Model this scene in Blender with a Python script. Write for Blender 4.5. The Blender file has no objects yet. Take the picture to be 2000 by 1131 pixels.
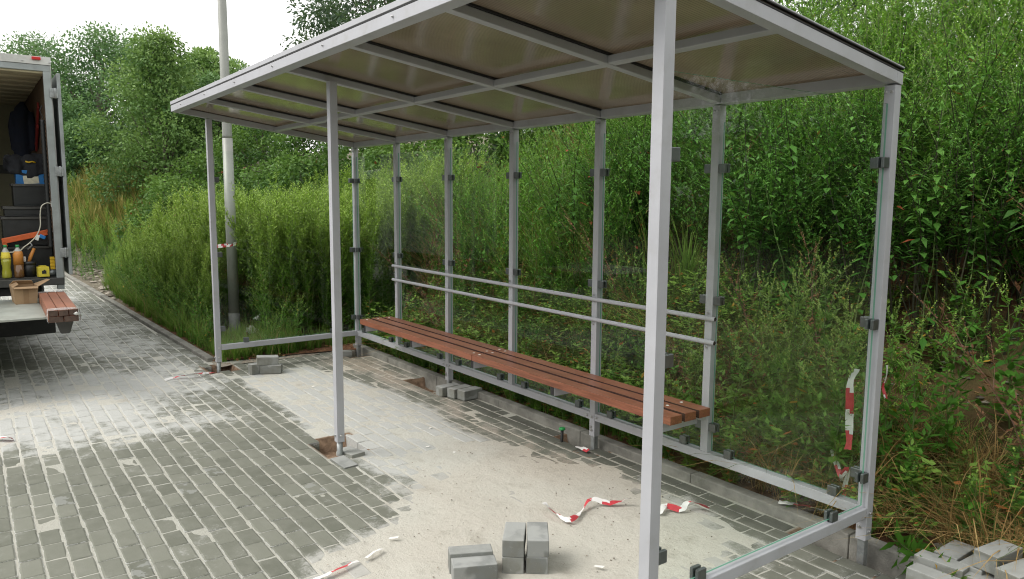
import bpy, bmesh, math, random
import numpy as np
from mathutils import Vector, Matrix
R = math.radians
rng = np.random.default_rng(7)
random.seed(7)
scene = bpy.context.scene
COL = scene.collection

# ------------------------------------------------------------------ materials
def nodes_of(name):
    m = bpy.data.materials.new(name); m.use_nodes = True
    nt = m.node_tree; nt.nodes.clear()
    out = nt.nodes.new('ShaderNodeOutputMaterial')
    return m, nt, out
def N(nt, t, **kw):
    n = nt.nodes.new(t)
    for k, v in kw.items():
        if k in ('operation', 'blend_type', 'data_type', 'attribute_name', 'interpolation', 'wave_type', 'bands_direction', 'feature', 'noise_dimensions', 'clamp', 'use_clamp', 'distribution', 'sky_type'):
            setattr(n, k, v)
        else:
            n.inputs[k].default_value = v
    return n
def L(nt, a, b): nt.links.new(a, b)
def mixrgb(nt, fac, a, b, blend='MIX'):
    n = nt.nodes.new('ShaderNodeMix'); n.data_type = 'RGBA'; n.blend_type = blend; n.clamp_factor = True
    for i, v in ((0, fac), (6, a), (7, b)):
        if hasattr(v, 'is_output') or isinstance(v, bpy.types.NodeSocket): nt.links.new(v, n.inputs[i])
        elif v is not None:
            n.inputs[i].default_value = v if i == 0 else (*v[:3], 1)
    return n.outputs[2]
def math_(nt, op, a, b=None, clamp=False):
    n = nt.nodes.new('ShaderNodeMath'); n.operation = op; n.use_clamp = clamp
    for i, v in enumerate((a, b)):
        if v is None: continue
        if isinstance(v, bpy.types.NodeSocket): nt.links.new(v, n.inputs[i])
        else: n.inputs[i].default_value = v
    return n.outputs[0]
def mrange(nt, v, a, b, c=0., d=1., smooth=True):
    n = nt.nodes.new('ShaderNodeMapRange'); n.clamp = True
    n.interpolation_type = 'SMOOTHSTEP' if smooth else 'LINEAR'
    nt.links.new(v, n.inputs[0])
    for i, x in enumerate((a, b, c, d)): n.inputs[i+1].default_value = x
    return n.outputs[0]
def noise(nt, scale, detail=4, rough=.55, coord=None, dist=0.):
    n = nt.nodes.new('ShaderNodeTexNoise'); n.inputs['Scale'].default_value = scale
    n.inputs['Detail'].default_value = detail; n.inputs['Roughness'].default_value = rough; n.inputs['Distortion'].default_value = dist
    if coord is None:
        tc = nt.nodes.new('ShaderNodeNewGeometry'); coord = tc.outputs['Position']
    nt.links.new(coord, n.inputs['Vector'])
    return n.outputs[0]
def objco(nt):
    return nt.nodes.new('ShaderNodeTexCoord').outputs['Object']
def attr(nt, name):
    n = nt.nodes.new('ShaderNodeAttribute'); n.attribute_name = name
    return n
def bump(nt, h, strength=.3, dist=.01):
    n = nt.nodes.new('ShaderNodeBump'); n.inputs['Strength'].default_value = strength; n.inputs['Distance'].default_value = dist
    nt.links.new(h, n.inputs['Height']); return n.outputs[0]
def principled(nt, out, color, rough=.5, metal=0., spec=.5, normal=None):
    p = nt.nodes.new('ShaderNodeBsdfPrincipled')
    if isinstance(color, bpy.types.NodeSocket): nt.links.new(color, p.inputs['Base Color'])
    else: p.inputs['Base Color'].default_value = (*color[:3], 1)
    if isinstance(rough, bpy.types.NodeSocket): nt.links.new(rough, p.inputs['Roughness'])
    else: p.inputs['Roughness'].default_value = rough
    p.inputs['Metallic'].default_value = metal
    p.inputs['Specular IOR Level'].default_value = spec
    if normal is not None: nt.links.new(normal, p.inputs['Normal'])
    nt.links.new(p.outputs[0], out.inputs[0]); return p
def simple(name, col, rough=.5, metal=0., var=.15, vs=8., bmp=.05, bs=60., spec=.5, dirt=None):
    """A surface with a base colour, blotchy variation, optional grime and fine bump."""
    m, nt, out = nodes_of(name); co = objco(nt)
    n1 = noise(nt, vs, 5, .6, co)
    c = mixrgb(nt, mrange(nt, n1, .3, .7), tuple(x*(1-var) for x in col), tuple(min(1, x*(1+var)) for x in col))
    if dirt:
        c = mixrgb(nt, mrange(nt, noise(nt, dirt[1], 6, .65, co), .5, .75, 0, dirt[2]), c, dirt[0])
    n2 = noise(nt, bs, 3, .6, co)
    r = mrange(nt, n1, .2, .8, rough*.85, min(1, rough*1.15))
    principled(nt, out, c, r, metal, spec, bump(nt, n2, bmp, .01) if bmp else None)
    return m

M = {}
M['paint'] = simple('painted_metal', (.455, .463, .495), .5, .05, .05, 3, .03, 150, dirt=((.34, .335, .32), 7, .4))
M['galv'] = simple('galvanised_steel', (.33, .35, .35), .5, .6, .2, 30, .04, 90, dirt=((.25, .2, .15), 9, .6))
M['clamp'] = simple('clamp_steel', (.15, .165, .165), .38, .7, .12, 30, .02, 100)
M['rubber'] = simple('black_rubber', (.015, .015, .016), .6, 0, .2, 10, .05)
M['bolt'] = simple('zinc_bolt', (.55, .55, .55), .3, .9, .1, 40, 0)
M['white_dot'] = simple('white_cap', (.8, .8, .78), .5, 0, .05, 20, 0)
M['pole'] = simple('pole_steel', (.30, .31, .285), .5, .25, .14, 3, .03, 60, dirt=((.28, .28, .25), 2.2, .5))
M['pole_base'] = simple('pole_sleeve', (.20, .205, .20), .6, .3, .2, 9, .08, 60)
M['conc'] = simple('kerb_concrete', (.235, .23, .205), .9, 0, .28, 7, .35, 120, .3, dirt=((.09, .09, .075), 2.3, .75))
M['white_paint'] = simple('white_paint', (.62, .63, .60), .45, 0, .08, 2, .02, 40, dirt=((.30, .29, .25), 3, .5))
M['alu'] = simple('truck_aluminium', (.34, .37, .37), .45, .5, .12, 4, .03, 60, dirt=((.2, .2, .18), 5, .5))
M['lift'] = simple('lift_plate', (.40, .43, .39), .5, .3, .12, 5, .05, 80, dirt=((.3, .3, .26), 3, .5))
M['cream'] = simple('cream_lining', (.62, .54, .36), .6, 0, .08, 2, .03, 30, dirt=((.4, .34, .24), 2, .4))
M['wallin'] = simple('beige_lining', (.42, .40, .26), .65, 0, .12, 2, .03, 20, dirt=((.2, .19, .14), 2.5, .5))
M['ply'] = simple('brown_plywood', (.17, .11, .07), .65, 0, .3, 6, .06, 60, dirt=((.06, .04, .03), 4, .6))
M['black'] = simple('black_plastic', (.02, .022, .022), .45, 0, .2, 12, .03)
M['dark'] = simple('dark_chassis', (.022, .022, .022), .7, 0, .3, 8, .1, 40, dirt=((.08, .07, .06), 4, .5))
M['darkgrey'] = simple('dark_grey_metal', (.075, .075, .07), .5, .4, .2, 8, .05, 60)
M['navy'] = simple('navy_fabric', (.012, .016, .030), .9, 0, .3, 10, .4, 40)
M['blackfab'] = simple('black_fabric', (.016, .018, .022), .9, 0, .3, 14, .4, 40)
M['blue'] = simple('blue_plastic', (.02, .17, .45), .4, 0, .12, 8, .03)
M['teal'] = simple('teal_plastic', (.015, .15, .15), .45, 0, .12, 8, .03)
M['orange'] = simple('orange_plastic', (.65, .13, .035), .45, 0, .15, 12, .03, dirt=((.35, .09, .03), 10, .4))
M['orange2'] = simple('amber_plastic', (.58, .24, .05), .4, 0, .12, 12, .03)
M['yellow'] = simple('yellow_card', (.72, .60, .06), .55, 0, .1, 10, .03)
M['yellow2'] = simple('yellow_plastic', (.70, .45, .02), .4, 0, .1, 10, .03)
M['label'] = simple('paper_label', (.62, .60, .46), .7, 0, .1, 30, .02)
M['cable'] = simple('white_cable', (.60, .58, .48), .5, 0, .1, 10, 0)
M['red'] = simple('red_paint', (.26, .03, .025), .5, 0, .2, 10, .03)
M['redlens'] = simple('red_lens', (.55, .03, .03), .2, 0, .1, 10, 0)
M['card'] = simple('cardboard', (.40, .27, .155), .85, 0, .1, 7, .06, 60)
M['tapebrown'] = simple('brown_packing_tape', (.30, .19, .10), .4, 0, .1, 12, 0)
M['tape_red'] = simple('tape_red', (.52, .05, .065), .4, 0, .12, 20, .05, 30)
M['tape_white'] = simple('tape_white', (.78, .77, .76), .4, 0, .06, 20, .05, 30)
M['litter'] = simple('white_litter', (.72, .71, .68), .7, 0, .08, 20, 0)
M['green_cap'] = simple('green_cap', (.03, .30, .08), .4, 0, .1, 10, 0)
M['white_plastic'] = simple('white_plastic', (.65, .66, .63), .4, 0, .06, 10, 0)
M['tyre'] = simple('tyre_rubber', (.018, .018, .018), .8, 0, .2, 14, .3, 60)
M['bark'] = simple('bark', (.10, .085, .065), .95, 0, .35, 12, .6, 50)
M['stem_green'] = simple('green_stem', (.12, .17, .05), .7, 0, .25, 9, .1)
M['stem_dark'] = simple('dark_stem', (.035, .035, .018), .8, 0, .3, 9, .1)
M['stem_red'] = simple('reddish_stem', (.16, .085, .055), .7, 0, .3, 9, .1)
M['carglass'] = simple('dark_window', (.02, .025, .03), .06, 0, .1, 2, 0)

def make_wood():
    m, nt, out = nodes_of('red_brown_wood'); co = objco(nt)
    mp = N(nt, 'ShaderNodeMapping'); mp.inputs['Scale'].default_value = (1.2, 22, 22); L(nt, co, mp.inputs[0])
    g = noise(nt, 3.5, 6, .65, mp.outputs[0], .6)
    big = noise(nt, 2.2, 3, .5, co)
    c = mixrgb(nt, mrange(nt, g, .3, .72), (.115, .039, .021), (.32, .120, .066))
    c = mixrgb(nt, mrange(nt, big, .35, .75, 0, .45), c, (.24, .075, .042))
    oi = nt.nodes.new('ShaderNodeObjectInfo')
    c = mixrgb(nt, math_(nt, 'MULTIPLY', oi.outputs['Random'], .35), c, (.36, .14, .08))
    principled(nt, out, c, mrange(nt, g, .2, .8, .30, .5), 0, .5, bump(nt, g, .18, .004)); return m
M['wood'] = make_wood()
M['wood_gap_shade'] = simple('slat_gap_shade_wood', (.040, .014, .009), .7, 0, .2, 12, .05)  # darker wood colour that paints in the shade between bench slats
M['plank'] = simple('plank_wood', (.235, .098, .058), .6, 0, .18, 5, .06, 40)
M['plank_end'] = simple('plank_end_grain', (.10, .065, .05), .8, 0, .25, 30, .1, 60)

def make_film():
    m, nt, out = nodes_of('clear_wrap')
    t = N(nt, 'ShaderNodeBsdfTransparent'); p = nt.nodes.new('ShaderNodeBsdfPrincipled')
    p.inputs['Base Color'].default_value = (.62, .62, .62, 1); p.inputs['Roughness'].default_value = .25
    mx = nt.nodes.new('ShaderNodeMixShader'); co = objco(nt)
    L(nt, mrange(nt, noise(nt, 40, 4, .7, co, 1.5), .35, .65, .25, .75), mx.inputs[0])
    L(nt, t.outputs[0], mx.inputs[1]); L(nt, p.outputs[0], mx.inputs[2]); L(nt, mx.outputs[0], out.inputs[0]); return m
M['film'] = make_film()

def make_glass():
    m, nt, out = nodes_of('clear_glass')
    lw = nt.nodes.new('ShaderNodeLayerWeight'); lw.inputs['Blend'].default_value = .5
    f = math_(nt, 'ADD', math_(nt, 'MULTIPLY', math_(nt, 'POWER', lw.outputs['Facing'], 5.), .85), .013)
    t = nt.nodes.new('ShaderNodeBsdfTransparent'); t.inputs[0].default_value = (.972, .992, .978, 1)
    g = nt.nodes.new('ShaderNodeBsdfGlossy'); g.inputs['Roughness'].default_value = .0; g.inputs[0].default_value = (1, 1, 1, 1)
    mx = nt.nodes.new('ShaderNodeMixShader'); L(nt, f, mx.inputs[0]); L(nt, t.outputs[0], mx.inputs[1]); L(nt, g.outputs[0], mx.inputs[2])
    # a trace of dust on the pane
    d = nt.nodes.new('ShaderNodeBsdfDiffuse'); d.inputs[0].default_value = (.6, .6, .57, 1)
    mx2 = nt.nodes.new('ShaderNodeMixShader'); co = objco(nt)
    L(nt, mrange(nt, noise(nt, 2.2, 6, .7, co), .5, .95, .0, .006), mx2.inputs[0])
    L(nt, mx.outputs[0], mx2.inputs[1]); L(nt, d.outputs[0], mx2.inputs[2]); L(nt, mx2.outputs[0], out.inputs[0]); return m
M['glass'] = make_glass()
def make_glass_edge():
    m, nt, out = nodes_of('glass_edge')
    principled(nt, out, (.16, .36, .27), .15, 0, .6); return m
M['glass_edge'] = make_glass_edge()

def make_poly():
    """bronze twin-wall roof sheet: fine flutes, some light through, soft reflections"""
    m, nt, out = nodes_of('twin_wall_sheet'); co = objco(nt)
    sp = N(nt, 'ShaderNodeSeparateXYZ'); L(nt, co, sp.inputs[0])
    w = math_(nt, 'FRACT', math_(nt, 'MULTIPLY', sp.outputs[0], 1/.016))
    w = math_(nt, 'ABSOLUTE', math_(nt, 'SUBTRACT', w, .5))          # 0..0.5 saw across the flutes
    line = mrange(nt, w, .36, .48)
    big = noise(nt, 1.3, 4, .6, co)
    c = mixrgb(nt, mrange(nt, big, .35, .7), (.300, .255, .200), (.385, .333, .268))
    c = mixrgb(nt, math_(nt, 'MULTIPLY', line, .85), c, (.13, .105, .085))
    tr = nt.nodes.new('ShaderNodeBsdfTranslucent'); L(nt, c, tr.inputs[0])
    df = nt.nodes.new('ShaderNodeBsdfDiffuse'); L(nt, c, df.inputs[0])
    m1 = nt.nodes.new('ShaderNodeMixShader'); m1.inputs[0].default_value = .55; L(nt, df.outputs[0], m1.inputs[1]); L(nt, tr.outputs[0], m1.inputs[2])
    g = nt.nodes.new('ShaderNodeBsdfGlossy'); g.inputs['Roughness'].default_value = .13; g.inputs[0].default_value = (.95, .95, .92, 1)
    L(nt, bump(nt, w, .12, .002), g.inputs['Normal'])
    lw = nt.nodes.new('ShaderNodeLayerWeight'); lw.inputs['Blend'].default_value = .5
    f = math_(nt, 'ADD', math_(nt, 'MULTIPLY', math_(nt, 'POWER', lw.outputs['Facing'], 3.), .7), .05)
    m2 = nt.nodes.new('ShaderNodeMixShader'); L(nt, f, m2.inputs[0]); L(nt, m1.outputs[0], m2.inputs[1]); L(nt, g.outputs[0], m2.inputs[2])
    L(nt, m2.outputs[0], out.inputs[0]); return m
M['poly'] = make_poly()

def make_leaf(name, dark, light, tip=None, tipmix=0., odd=None, oddmix=.0, trans=.3, rough=.5):
    """tint attribute: R per leaf, G height on the plant, B per plant"""
    m, nt, out = nodes_of(name)
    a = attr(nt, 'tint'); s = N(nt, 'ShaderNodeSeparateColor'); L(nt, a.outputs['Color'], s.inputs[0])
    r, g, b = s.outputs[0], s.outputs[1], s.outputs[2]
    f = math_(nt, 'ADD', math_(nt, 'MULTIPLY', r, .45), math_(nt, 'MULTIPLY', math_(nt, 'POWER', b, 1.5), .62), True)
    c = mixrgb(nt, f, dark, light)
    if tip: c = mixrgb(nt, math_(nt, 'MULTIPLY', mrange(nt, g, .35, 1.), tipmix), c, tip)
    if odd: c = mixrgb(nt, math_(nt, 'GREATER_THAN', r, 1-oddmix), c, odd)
    p = nt.nodes.new('ShaderNodeBsdfPrincipled'); L(nt, c, p.inputs['Base Color'])
    p.inputs['Roughness'].default_value = rough+.08; p.inputs['Specular IOR Level'].default_value = .28
    t = nt.nodes.new('ShaderNodeBsdfTranslucent'); L(nt, mixrgb(nt, .35, c, (.16, .26, .03)), t.inputs[0])
    mx = nt.nodes.new('ShaderNodeMixShader'); mx.inputs[0].default_value = trans
    L(nt, p.outputs[0], mx.inputs[1]); L(nt, t.outputs[0], mx.inputs[2]); L(nt, mx.outputs[0], out.inputs[0]); return m
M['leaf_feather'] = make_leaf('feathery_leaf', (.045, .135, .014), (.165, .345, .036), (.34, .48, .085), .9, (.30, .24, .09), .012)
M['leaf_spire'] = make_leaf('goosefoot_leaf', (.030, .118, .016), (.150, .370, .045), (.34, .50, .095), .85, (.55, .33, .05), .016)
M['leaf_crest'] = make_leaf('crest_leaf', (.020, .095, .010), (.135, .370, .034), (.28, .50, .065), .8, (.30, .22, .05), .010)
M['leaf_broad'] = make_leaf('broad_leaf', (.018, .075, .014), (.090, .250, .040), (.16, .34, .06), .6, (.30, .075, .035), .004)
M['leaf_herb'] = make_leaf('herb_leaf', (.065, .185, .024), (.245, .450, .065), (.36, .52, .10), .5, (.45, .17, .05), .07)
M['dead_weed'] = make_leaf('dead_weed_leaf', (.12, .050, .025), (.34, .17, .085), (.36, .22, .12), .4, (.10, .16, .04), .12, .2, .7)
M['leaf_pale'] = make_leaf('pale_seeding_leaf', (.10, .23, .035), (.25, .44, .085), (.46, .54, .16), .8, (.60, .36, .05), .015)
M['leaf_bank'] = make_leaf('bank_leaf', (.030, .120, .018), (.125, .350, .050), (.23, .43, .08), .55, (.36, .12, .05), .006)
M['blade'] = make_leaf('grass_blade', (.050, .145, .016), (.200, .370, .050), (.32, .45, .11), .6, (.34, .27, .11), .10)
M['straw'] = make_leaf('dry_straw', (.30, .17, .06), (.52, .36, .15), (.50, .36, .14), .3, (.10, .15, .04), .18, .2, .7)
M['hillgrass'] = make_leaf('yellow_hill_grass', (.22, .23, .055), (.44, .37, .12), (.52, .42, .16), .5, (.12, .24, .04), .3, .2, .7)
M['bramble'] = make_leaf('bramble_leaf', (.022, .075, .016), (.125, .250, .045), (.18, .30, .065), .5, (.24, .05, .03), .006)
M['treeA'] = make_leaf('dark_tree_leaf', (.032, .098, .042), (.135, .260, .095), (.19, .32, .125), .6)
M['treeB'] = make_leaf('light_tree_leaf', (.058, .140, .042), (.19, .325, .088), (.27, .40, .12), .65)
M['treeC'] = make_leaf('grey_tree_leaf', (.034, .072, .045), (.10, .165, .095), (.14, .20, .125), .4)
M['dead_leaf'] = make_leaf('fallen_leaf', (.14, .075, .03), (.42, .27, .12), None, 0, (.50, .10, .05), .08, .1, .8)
M['flower'] = simple('pink_flower', (.55, .06, .12), .6, 0, .2, 20, 0)

def make_paver():
    m, nt, out = nodes_of('paver_concrete')
    a = attr(nt, 'rnd'); d = attr(nt, 'dust')
    s = N(nt, 'ShaderNodeSeparateColor'); L(nt, a.outputs['Color'], s.inputs[0])
    sd = N(nt, 'ShaderNodeSeparateColor'); L(nt, d.outputs['Color'], sd.inputs[0])
    n1 = noise(nt, 9, 6, .65); n2 = noise(nt, 90, 4, .7); n3 = noise(nt, 2.6, 6, .62); n4 = noise(nt, 300, 2, .6)
    base = mixrgb(nt, s.outputs[0], (.128, .134, .108), (.190, .196, .162))
    base = mixrgb(nt, mrange(nt, n1, .35, .75, 0, .5), base, (.215, .218, .188))
    base = mixrgb(nt, mrange(nt, n4, .58, .75, 0, .4), base, (.085, .09, .075))
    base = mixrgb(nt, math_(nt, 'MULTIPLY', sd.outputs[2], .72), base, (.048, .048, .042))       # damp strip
    # one side of a few pavers keeps a pale cement stain
    st = math_(nt, 'MULTIPLY', math_(nt, 'GREATER_THAN', s.outputs[1], .95), mrange(nt, noise(nt, 14, 3, .5), .53, .56))
    base = mixrgb(nt, math_(nt, 'MULTIPLY', st, .45), base, (.33, .34, .33))
    # dust: amount from the surface map, broken up by noise
    v = math_(nt, 'ADD', sd.outputs[0], math_(nt, 'MULTIPLY', math_(nt, 'SUBTRACT', n3, .5), 1.15))
    v = math_(nt, 'ADD', v, math_(nt, 'MULTIPLY', math_(nt, 'SUBTRACT', n1, .5), 1.15))
    v = math_(nt, 'ADD', v, math_(nt, 'MULTIPLY', math_(nt, 'SUBTRACT', n2, .5), .65))
    k = mrange(nt, v, .32, .78, 0, .93)
    ng = noise(nt, 210, 4, .75); ne = noise(nt, 22, 4, .65)
    ke = math_(nt, 'ADD', math_(nt, 'MULTIPLY', s.outputs[2], .9), math_(nt, 'ADD', math_(nt, 'MULTIPLY', math_(nt, 'SUBTRACT', ng, .5), 1.3), math_(nt, 'MULTIPLY', math_(nt, 'SUBTRACT', ne, .5), 1.1)))
    k = math_(nt, 'MAXIMUM', k, mrange(nt, ke, .70, .92, 0, .85))
    dc = mixrgb(nt, sd.outputs[1], (.49, .50, .485), (.335, .275, .21))
    dc = mixrgb(nt, mrange(nt, n2, .35, .65, 0, .35), dc, (.33, .33, .30))
    c = mixrgb(nt, k, base, dc)
    h = math_(nt, 'ADD', math_(nt, 'MULTIPLY', n2, .6), math_(nt, 'MULTIPLY', n4, .4))
    principled(nt, out, c, .88, 0, .25, bump(nt, h, .35, .003)); return m
M['paver'] = make_paver()
def make_loose():
    m, nt, out = nodes_of('loose_block_concrete'); co = objco(nt)
    oi = nt.nodes.new('ShaderNodeObjectInfo')
    off = N(nt, 'ShaderNodeVectorMath'); off.operation = 'ADD'; L(nt, co, off.inputs[0])
    cx = N(nt, 'ShaderNodeCombineXYZ'); L(nt, math_(nt, 'MULTIPLY', oi.outputs['Random'], 37.), cx.inputs[0]); L(nt, cx.outputs[0], off.inputs[1])
    co = off.outputs[0]
    n1 = noise(nt, 11, 5, .6, co); n2 = noise(nt, 70, 5, .7, co); n3 = noise(nt, 6, 2, .5, co)
    c = mixrgb(nt, oi.outputs['Random'], (.175, .185, .18), (.27, .275, .25))
    c = mixrgb(nt, mrange(nt, n1, .4, .7, 0, .6), c, (.16, .155, .125))
    c = mixrgb(nt, mrange(nt, n3, .52, .58, 0, .55), c, (.36, .37, .36))
    c = mixrgb(nt, mrange(nt, n2, .58, .8, 0, .7), c, (.42, .42, .39))
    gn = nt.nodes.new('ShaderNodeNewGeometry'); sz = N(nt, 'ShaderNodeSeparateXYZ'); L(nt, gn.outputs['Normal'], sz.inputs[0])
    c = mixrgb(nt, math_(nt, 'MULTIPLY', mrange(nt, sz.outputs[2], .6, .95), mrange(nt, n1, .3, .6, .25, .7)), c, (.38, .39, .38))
    principled(nt, out, c, .9, 0, .25, bump(nt, n2, .4, .004)); return m
M['loose'] = make_loose()
def make_sand():
    m, nt, out = nodes_of('joint_sand')
    a = attr(nt, 'dust'); s = N(nt, 'ShaderNodeSeparateColor'); L(nt, a.outputs['Color'], s.inputs[0])
    n1 = noise(nt, 2.0, 5, .6); n2 = noise(nt, 55, 5, .75); n3 = noise(nt, 380, 2, .6); n4 = noise(nt, 16, 5, .7)
    c = mixrgb(nt, s.outputs[1], (.54, .54, .49), (.56, .51, .435))
    c = mixrgb(nt, mrange(nt, n1, .35, .7, 0, .5), c, (.52, .485, .425))
    c = mixrgb(nt, mrange(nt, n4, .52, .75, 0, .45), c, (.44, .41, .355))
    c = mixrgb(nt, mrange(nt, n2, .56, .78, 0, .55), c, (.30, .28, .24))
    c = mixrgb(nt, mrange(nt, n3, .60, .75, 0, .7), c, (.19, .18, .15))
    c = mixrgb(nt, mrange(nt, noise(nt, 4.5, 5, .7), .52, .72, 0, .5), c, (.32, .295, .245))
    c = mixrgb(nt, mrange(nt, s.outputs[0], .15, .6, .6, 0.), c, (.34, .345, .30))
    c = mixrgb(nt, s.outputs[2], c, mixrgb(nt, mrange(nt, n4, .35, .65), (.15, .10, .068), (.29, .20, .135)))
    h = math_(nt, 'ADD', math_(nt, 'MULTIPLY', n4, 1.2), math_(nt, 'ADD', n2, math_(nt, 'MULTIPLY', n3, .4)))
    principled(nt, out, c, .95, 0, .15, bump(nt, h, .8, .008)); return m
M['sand'] = make_sand()
def make_stone():
    m, nt, out = nodes_of('stones'); a = attr(nt, 'tint'); s = N(nt, 'ShaderNodeSeparateColor'); L(nt, a.outputs['Color'], s.inputs[0])
    c = mixrgb(nt, s.outputs[0], (.10, .085, .065), (.42, .38, .32)); principled(nt, out, c, .95, 0, .2, bump(nt, noise(nt, 60, 4, .7), .4, .005)); return m
M['stone'] = make_stone()
def make_soil():
    m, nt, out = nodes_of('slope_soil')
    n1 = noise(nt, .9, 5, .6); n2 = noise(nt, 9, 6, .7); n3 = noise(nt, 70, 4, .7)
    c = mixrgb(nt, mrange(nt, n2, .3, .7), (.095, .046, .026), (.215, .115, .068))
    c = mixrgb(nt, mrange(nt, n1, .45, .65, 0, .6), c, (.075, .085, .030))
    c = mixrgb(nt, mrange(nt, n3, .62, .8, 0, .6), c, (.30, .24, .18))
    g_ = nt.nodes.new('ShaderNodeNewGeometry'); sx_ = N(nt, 'ShaderNodeSeparateXYZ'); L(nt, g_.outputs['Position'], sx_.inputs[0])
    c = mixrgb(nt, mrange(nt, sx_.outputs[0], -12., -10., .85, 0.), c, mixrgb(nt, mrange(nt, n2, .35, .65), (.12, .115, .085), (.23, .215, .17)))
    principled(nt, out, c, .95, 0, .15, bump(nt, n2, .8, .05)); return m
M['soil'] = make_soil()
def make_asphalt():
    m, nt, out = nodes_of('asphalt')
    n1 = noise(nt, 1.2, 5, .6); n2 = noise(nt, 160, 3, .7)
    c = mixrgb(nt, mrange(nt, n1, .3, .7), (.055, .055, .052), (.085, .084, .078)); c = mixrgb(nt, mrange(nt, n2, .55, .75, 0, .6), c, (.16, .16, .15))
    principled(nt, out, c, .9, 0, .25, bump(nt, n2, .4, .004)); return m
M['asphalt'] = make_asphalt()
def make_liquid(name, col):
    m, nt, out = nodes_of(name)
    p = principled(nt, out, col, .08, 0, .5)
    p.inputs['Coat Weight'].default_value = .4
    return m
M['lemon'] = make_liquid('lemon_drink', (.36, .36, .04)); M['tea'] = make_liquid('amber_drink', (.16, .08, .03))
M['pet'] = make_liquid('clear_bottle', (.45, .46, .42))

# ------------------------------------------------------------------ mesh helpers
class MB:
    def __init__(s): s.v = []; s.f = []; s.m = []; s.sm = []
    def add(s, vs, fs, mi=0, smooth=False):
        b = len(s.v); s.v += [tuple(v) for v in vs]
        for f in fs: s.f.append([b+i for i in f]); s.m.append(mi); s.sm.append(smooth)
        return s
    def box(s, c, size, rot=None, mi=0, taper=None):
        sx, sy, sz = [x/2 for x in size]
        vs = [Vector((x*sx, y*sy, z*sz)) for z in (-1, 1) for y in (-1, 1) for x in (-1, 1)]
        if taper:
            for v in vs:
                if v.z < 0: v.x *= taper[0]; v.y *= taper[1]
        if rot is not None: vs = [rot @ v for v in vs]
        vs = [v+Vector(c) for v in vs]
        return s.add(vs, [(0, 2, 3, 1), (4, 5, 7, 6), (0, 1, 5, 4), (2, 6, 7, 3), (0, 4, 6, 2), (1, 3, 7, 5)], mi)
    def b2(s, lo, hi, mi=0): return s.box([(a+b)/2 for a, b in zip(lo, hi)], [b-a for a, b in zip(lo, hi)], None, mi)
    def bar(s, p0, p1, w, h, mi=0, up=(0, 0, 1)):
        p0, p1 = Vector(p0), Vector(p1); d = (p1-p0); l = d.length; d.normalize()
        side = Vector(up).cross(d)
        if side.length < 1e-5: side = Vector((1, 0, 0)).cross(d)
        side.normalize(); u = d.cross(side)
        vs = [p+side*a*w/2+u*b*h/2 for p in (p0, p1) for a, b in ((-1, -1), (1, -1), (1, 1), (-1, 1))]
        return s.add(vs, [(0, 1, 2, 3)[::-1], (4, 5, 6, 7), (0, 1, 5, 4), (1, 2, 6, 5), (2, 3, 7, 6), (3, 0, 4, 7)], mi)
    def tube(s, pts, rad, n=10, mi=0, caps=True, smooth=True):
        pts = [Vector(p) for p in pts]; rad = rad if hasattr(rad, '__len__') else [rad]*len(pts)
        b = len(s.v); prev = None
        for i, p in enumerate(pts):
            t = (pts[min(i+1, len(pts)-1)]-pts[max(i-1, 0)]).normalized()
            if prev is None: a = t.orthogonal().normalized()
            else: a = (prev-t*prev.dot(t)).normalized()
            prev = a; c = t.cross(a)
            for k in range(n):
                an = 2*math.pi*k/n; s.v.append(tuple(p+(a*math.cos(an)+c*math.sin(an))*rad[i]))
        for i in range(len(pts)-1):
            for k in range(n):
                s.f.append([b+i*n+k, b+i*n+(k+1) % n, b+(i+1)*n+(k+1) % n, b+(i+1)*n+k]); s.m.append(mi); s.sm.append(smooth)
        if caps:
            s.f.append([b+k for k in range(n)][::-1]); s.m.append(mi); s.sm.append(False)
            e = b+(len(pts)-1)*n; s.f.append([e+k for k in range(n)]); s.m.append(mi); s.sm.append(False)
        return s
    def lathe(s, c, prof, n=16, mi=0):
        c = Vector(c)
        return s.tube([c+Vector((0, 0, z)) for r, z in prof], [r for r, z in prof], n, mi)
    def build(s, name, mats, parent=None, bevel=0., loc=None, rotz=0.):
        me = bpy.data.meshes.new(name); me.from_pydata(s.v, [], s.f)
        mats = mats if isinstance(mats, (list, tuple)) else [mats]
        for m in mats: me.materials.append(m)
        me.polygons.foreach_set('material_index', s.m); me.polygons.foreach_set('use_smooth', s.sm); me.update()
        bm = bmesh.new(); bm.from_mesh(me); bmesh.ops.recalc_face_normals(bm, faces=bm.faces); bm.to_mesh(me); bm.free()
        o = bpy.data.objects.new(name, me); COL.objects.link(o)
        if parent: o.parent = parent
        if loc: o.location = loc
        if rotz: o.rotation_euler.z = rotz
        if bevel:
            md = o.modifiers.new('edge', 'BEVEL'); md.width = bevel; md.segments = 2; md.limit_method = 'ANGLE'; md.angle_limit = R(40)
        return o
def tag(o, label=None, cat=None, group=None, kind=None):
    if label: o['label'] = label
    if cat: o['category'] = cat
    if group: o['group'] = group
    if kind: o['kind'] = kind
    return o
def empty(name, loc=(0, 0, 0), rotz=0., label=None, cat=None, group=None):
    o = bpy.data.objects.new(name, None); COL.objects.link(o); o.location = loc; o.rotation_euler.z = rotz
    o.empty_display_size = .1
    return tag(o, label, cat, group)
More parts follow.
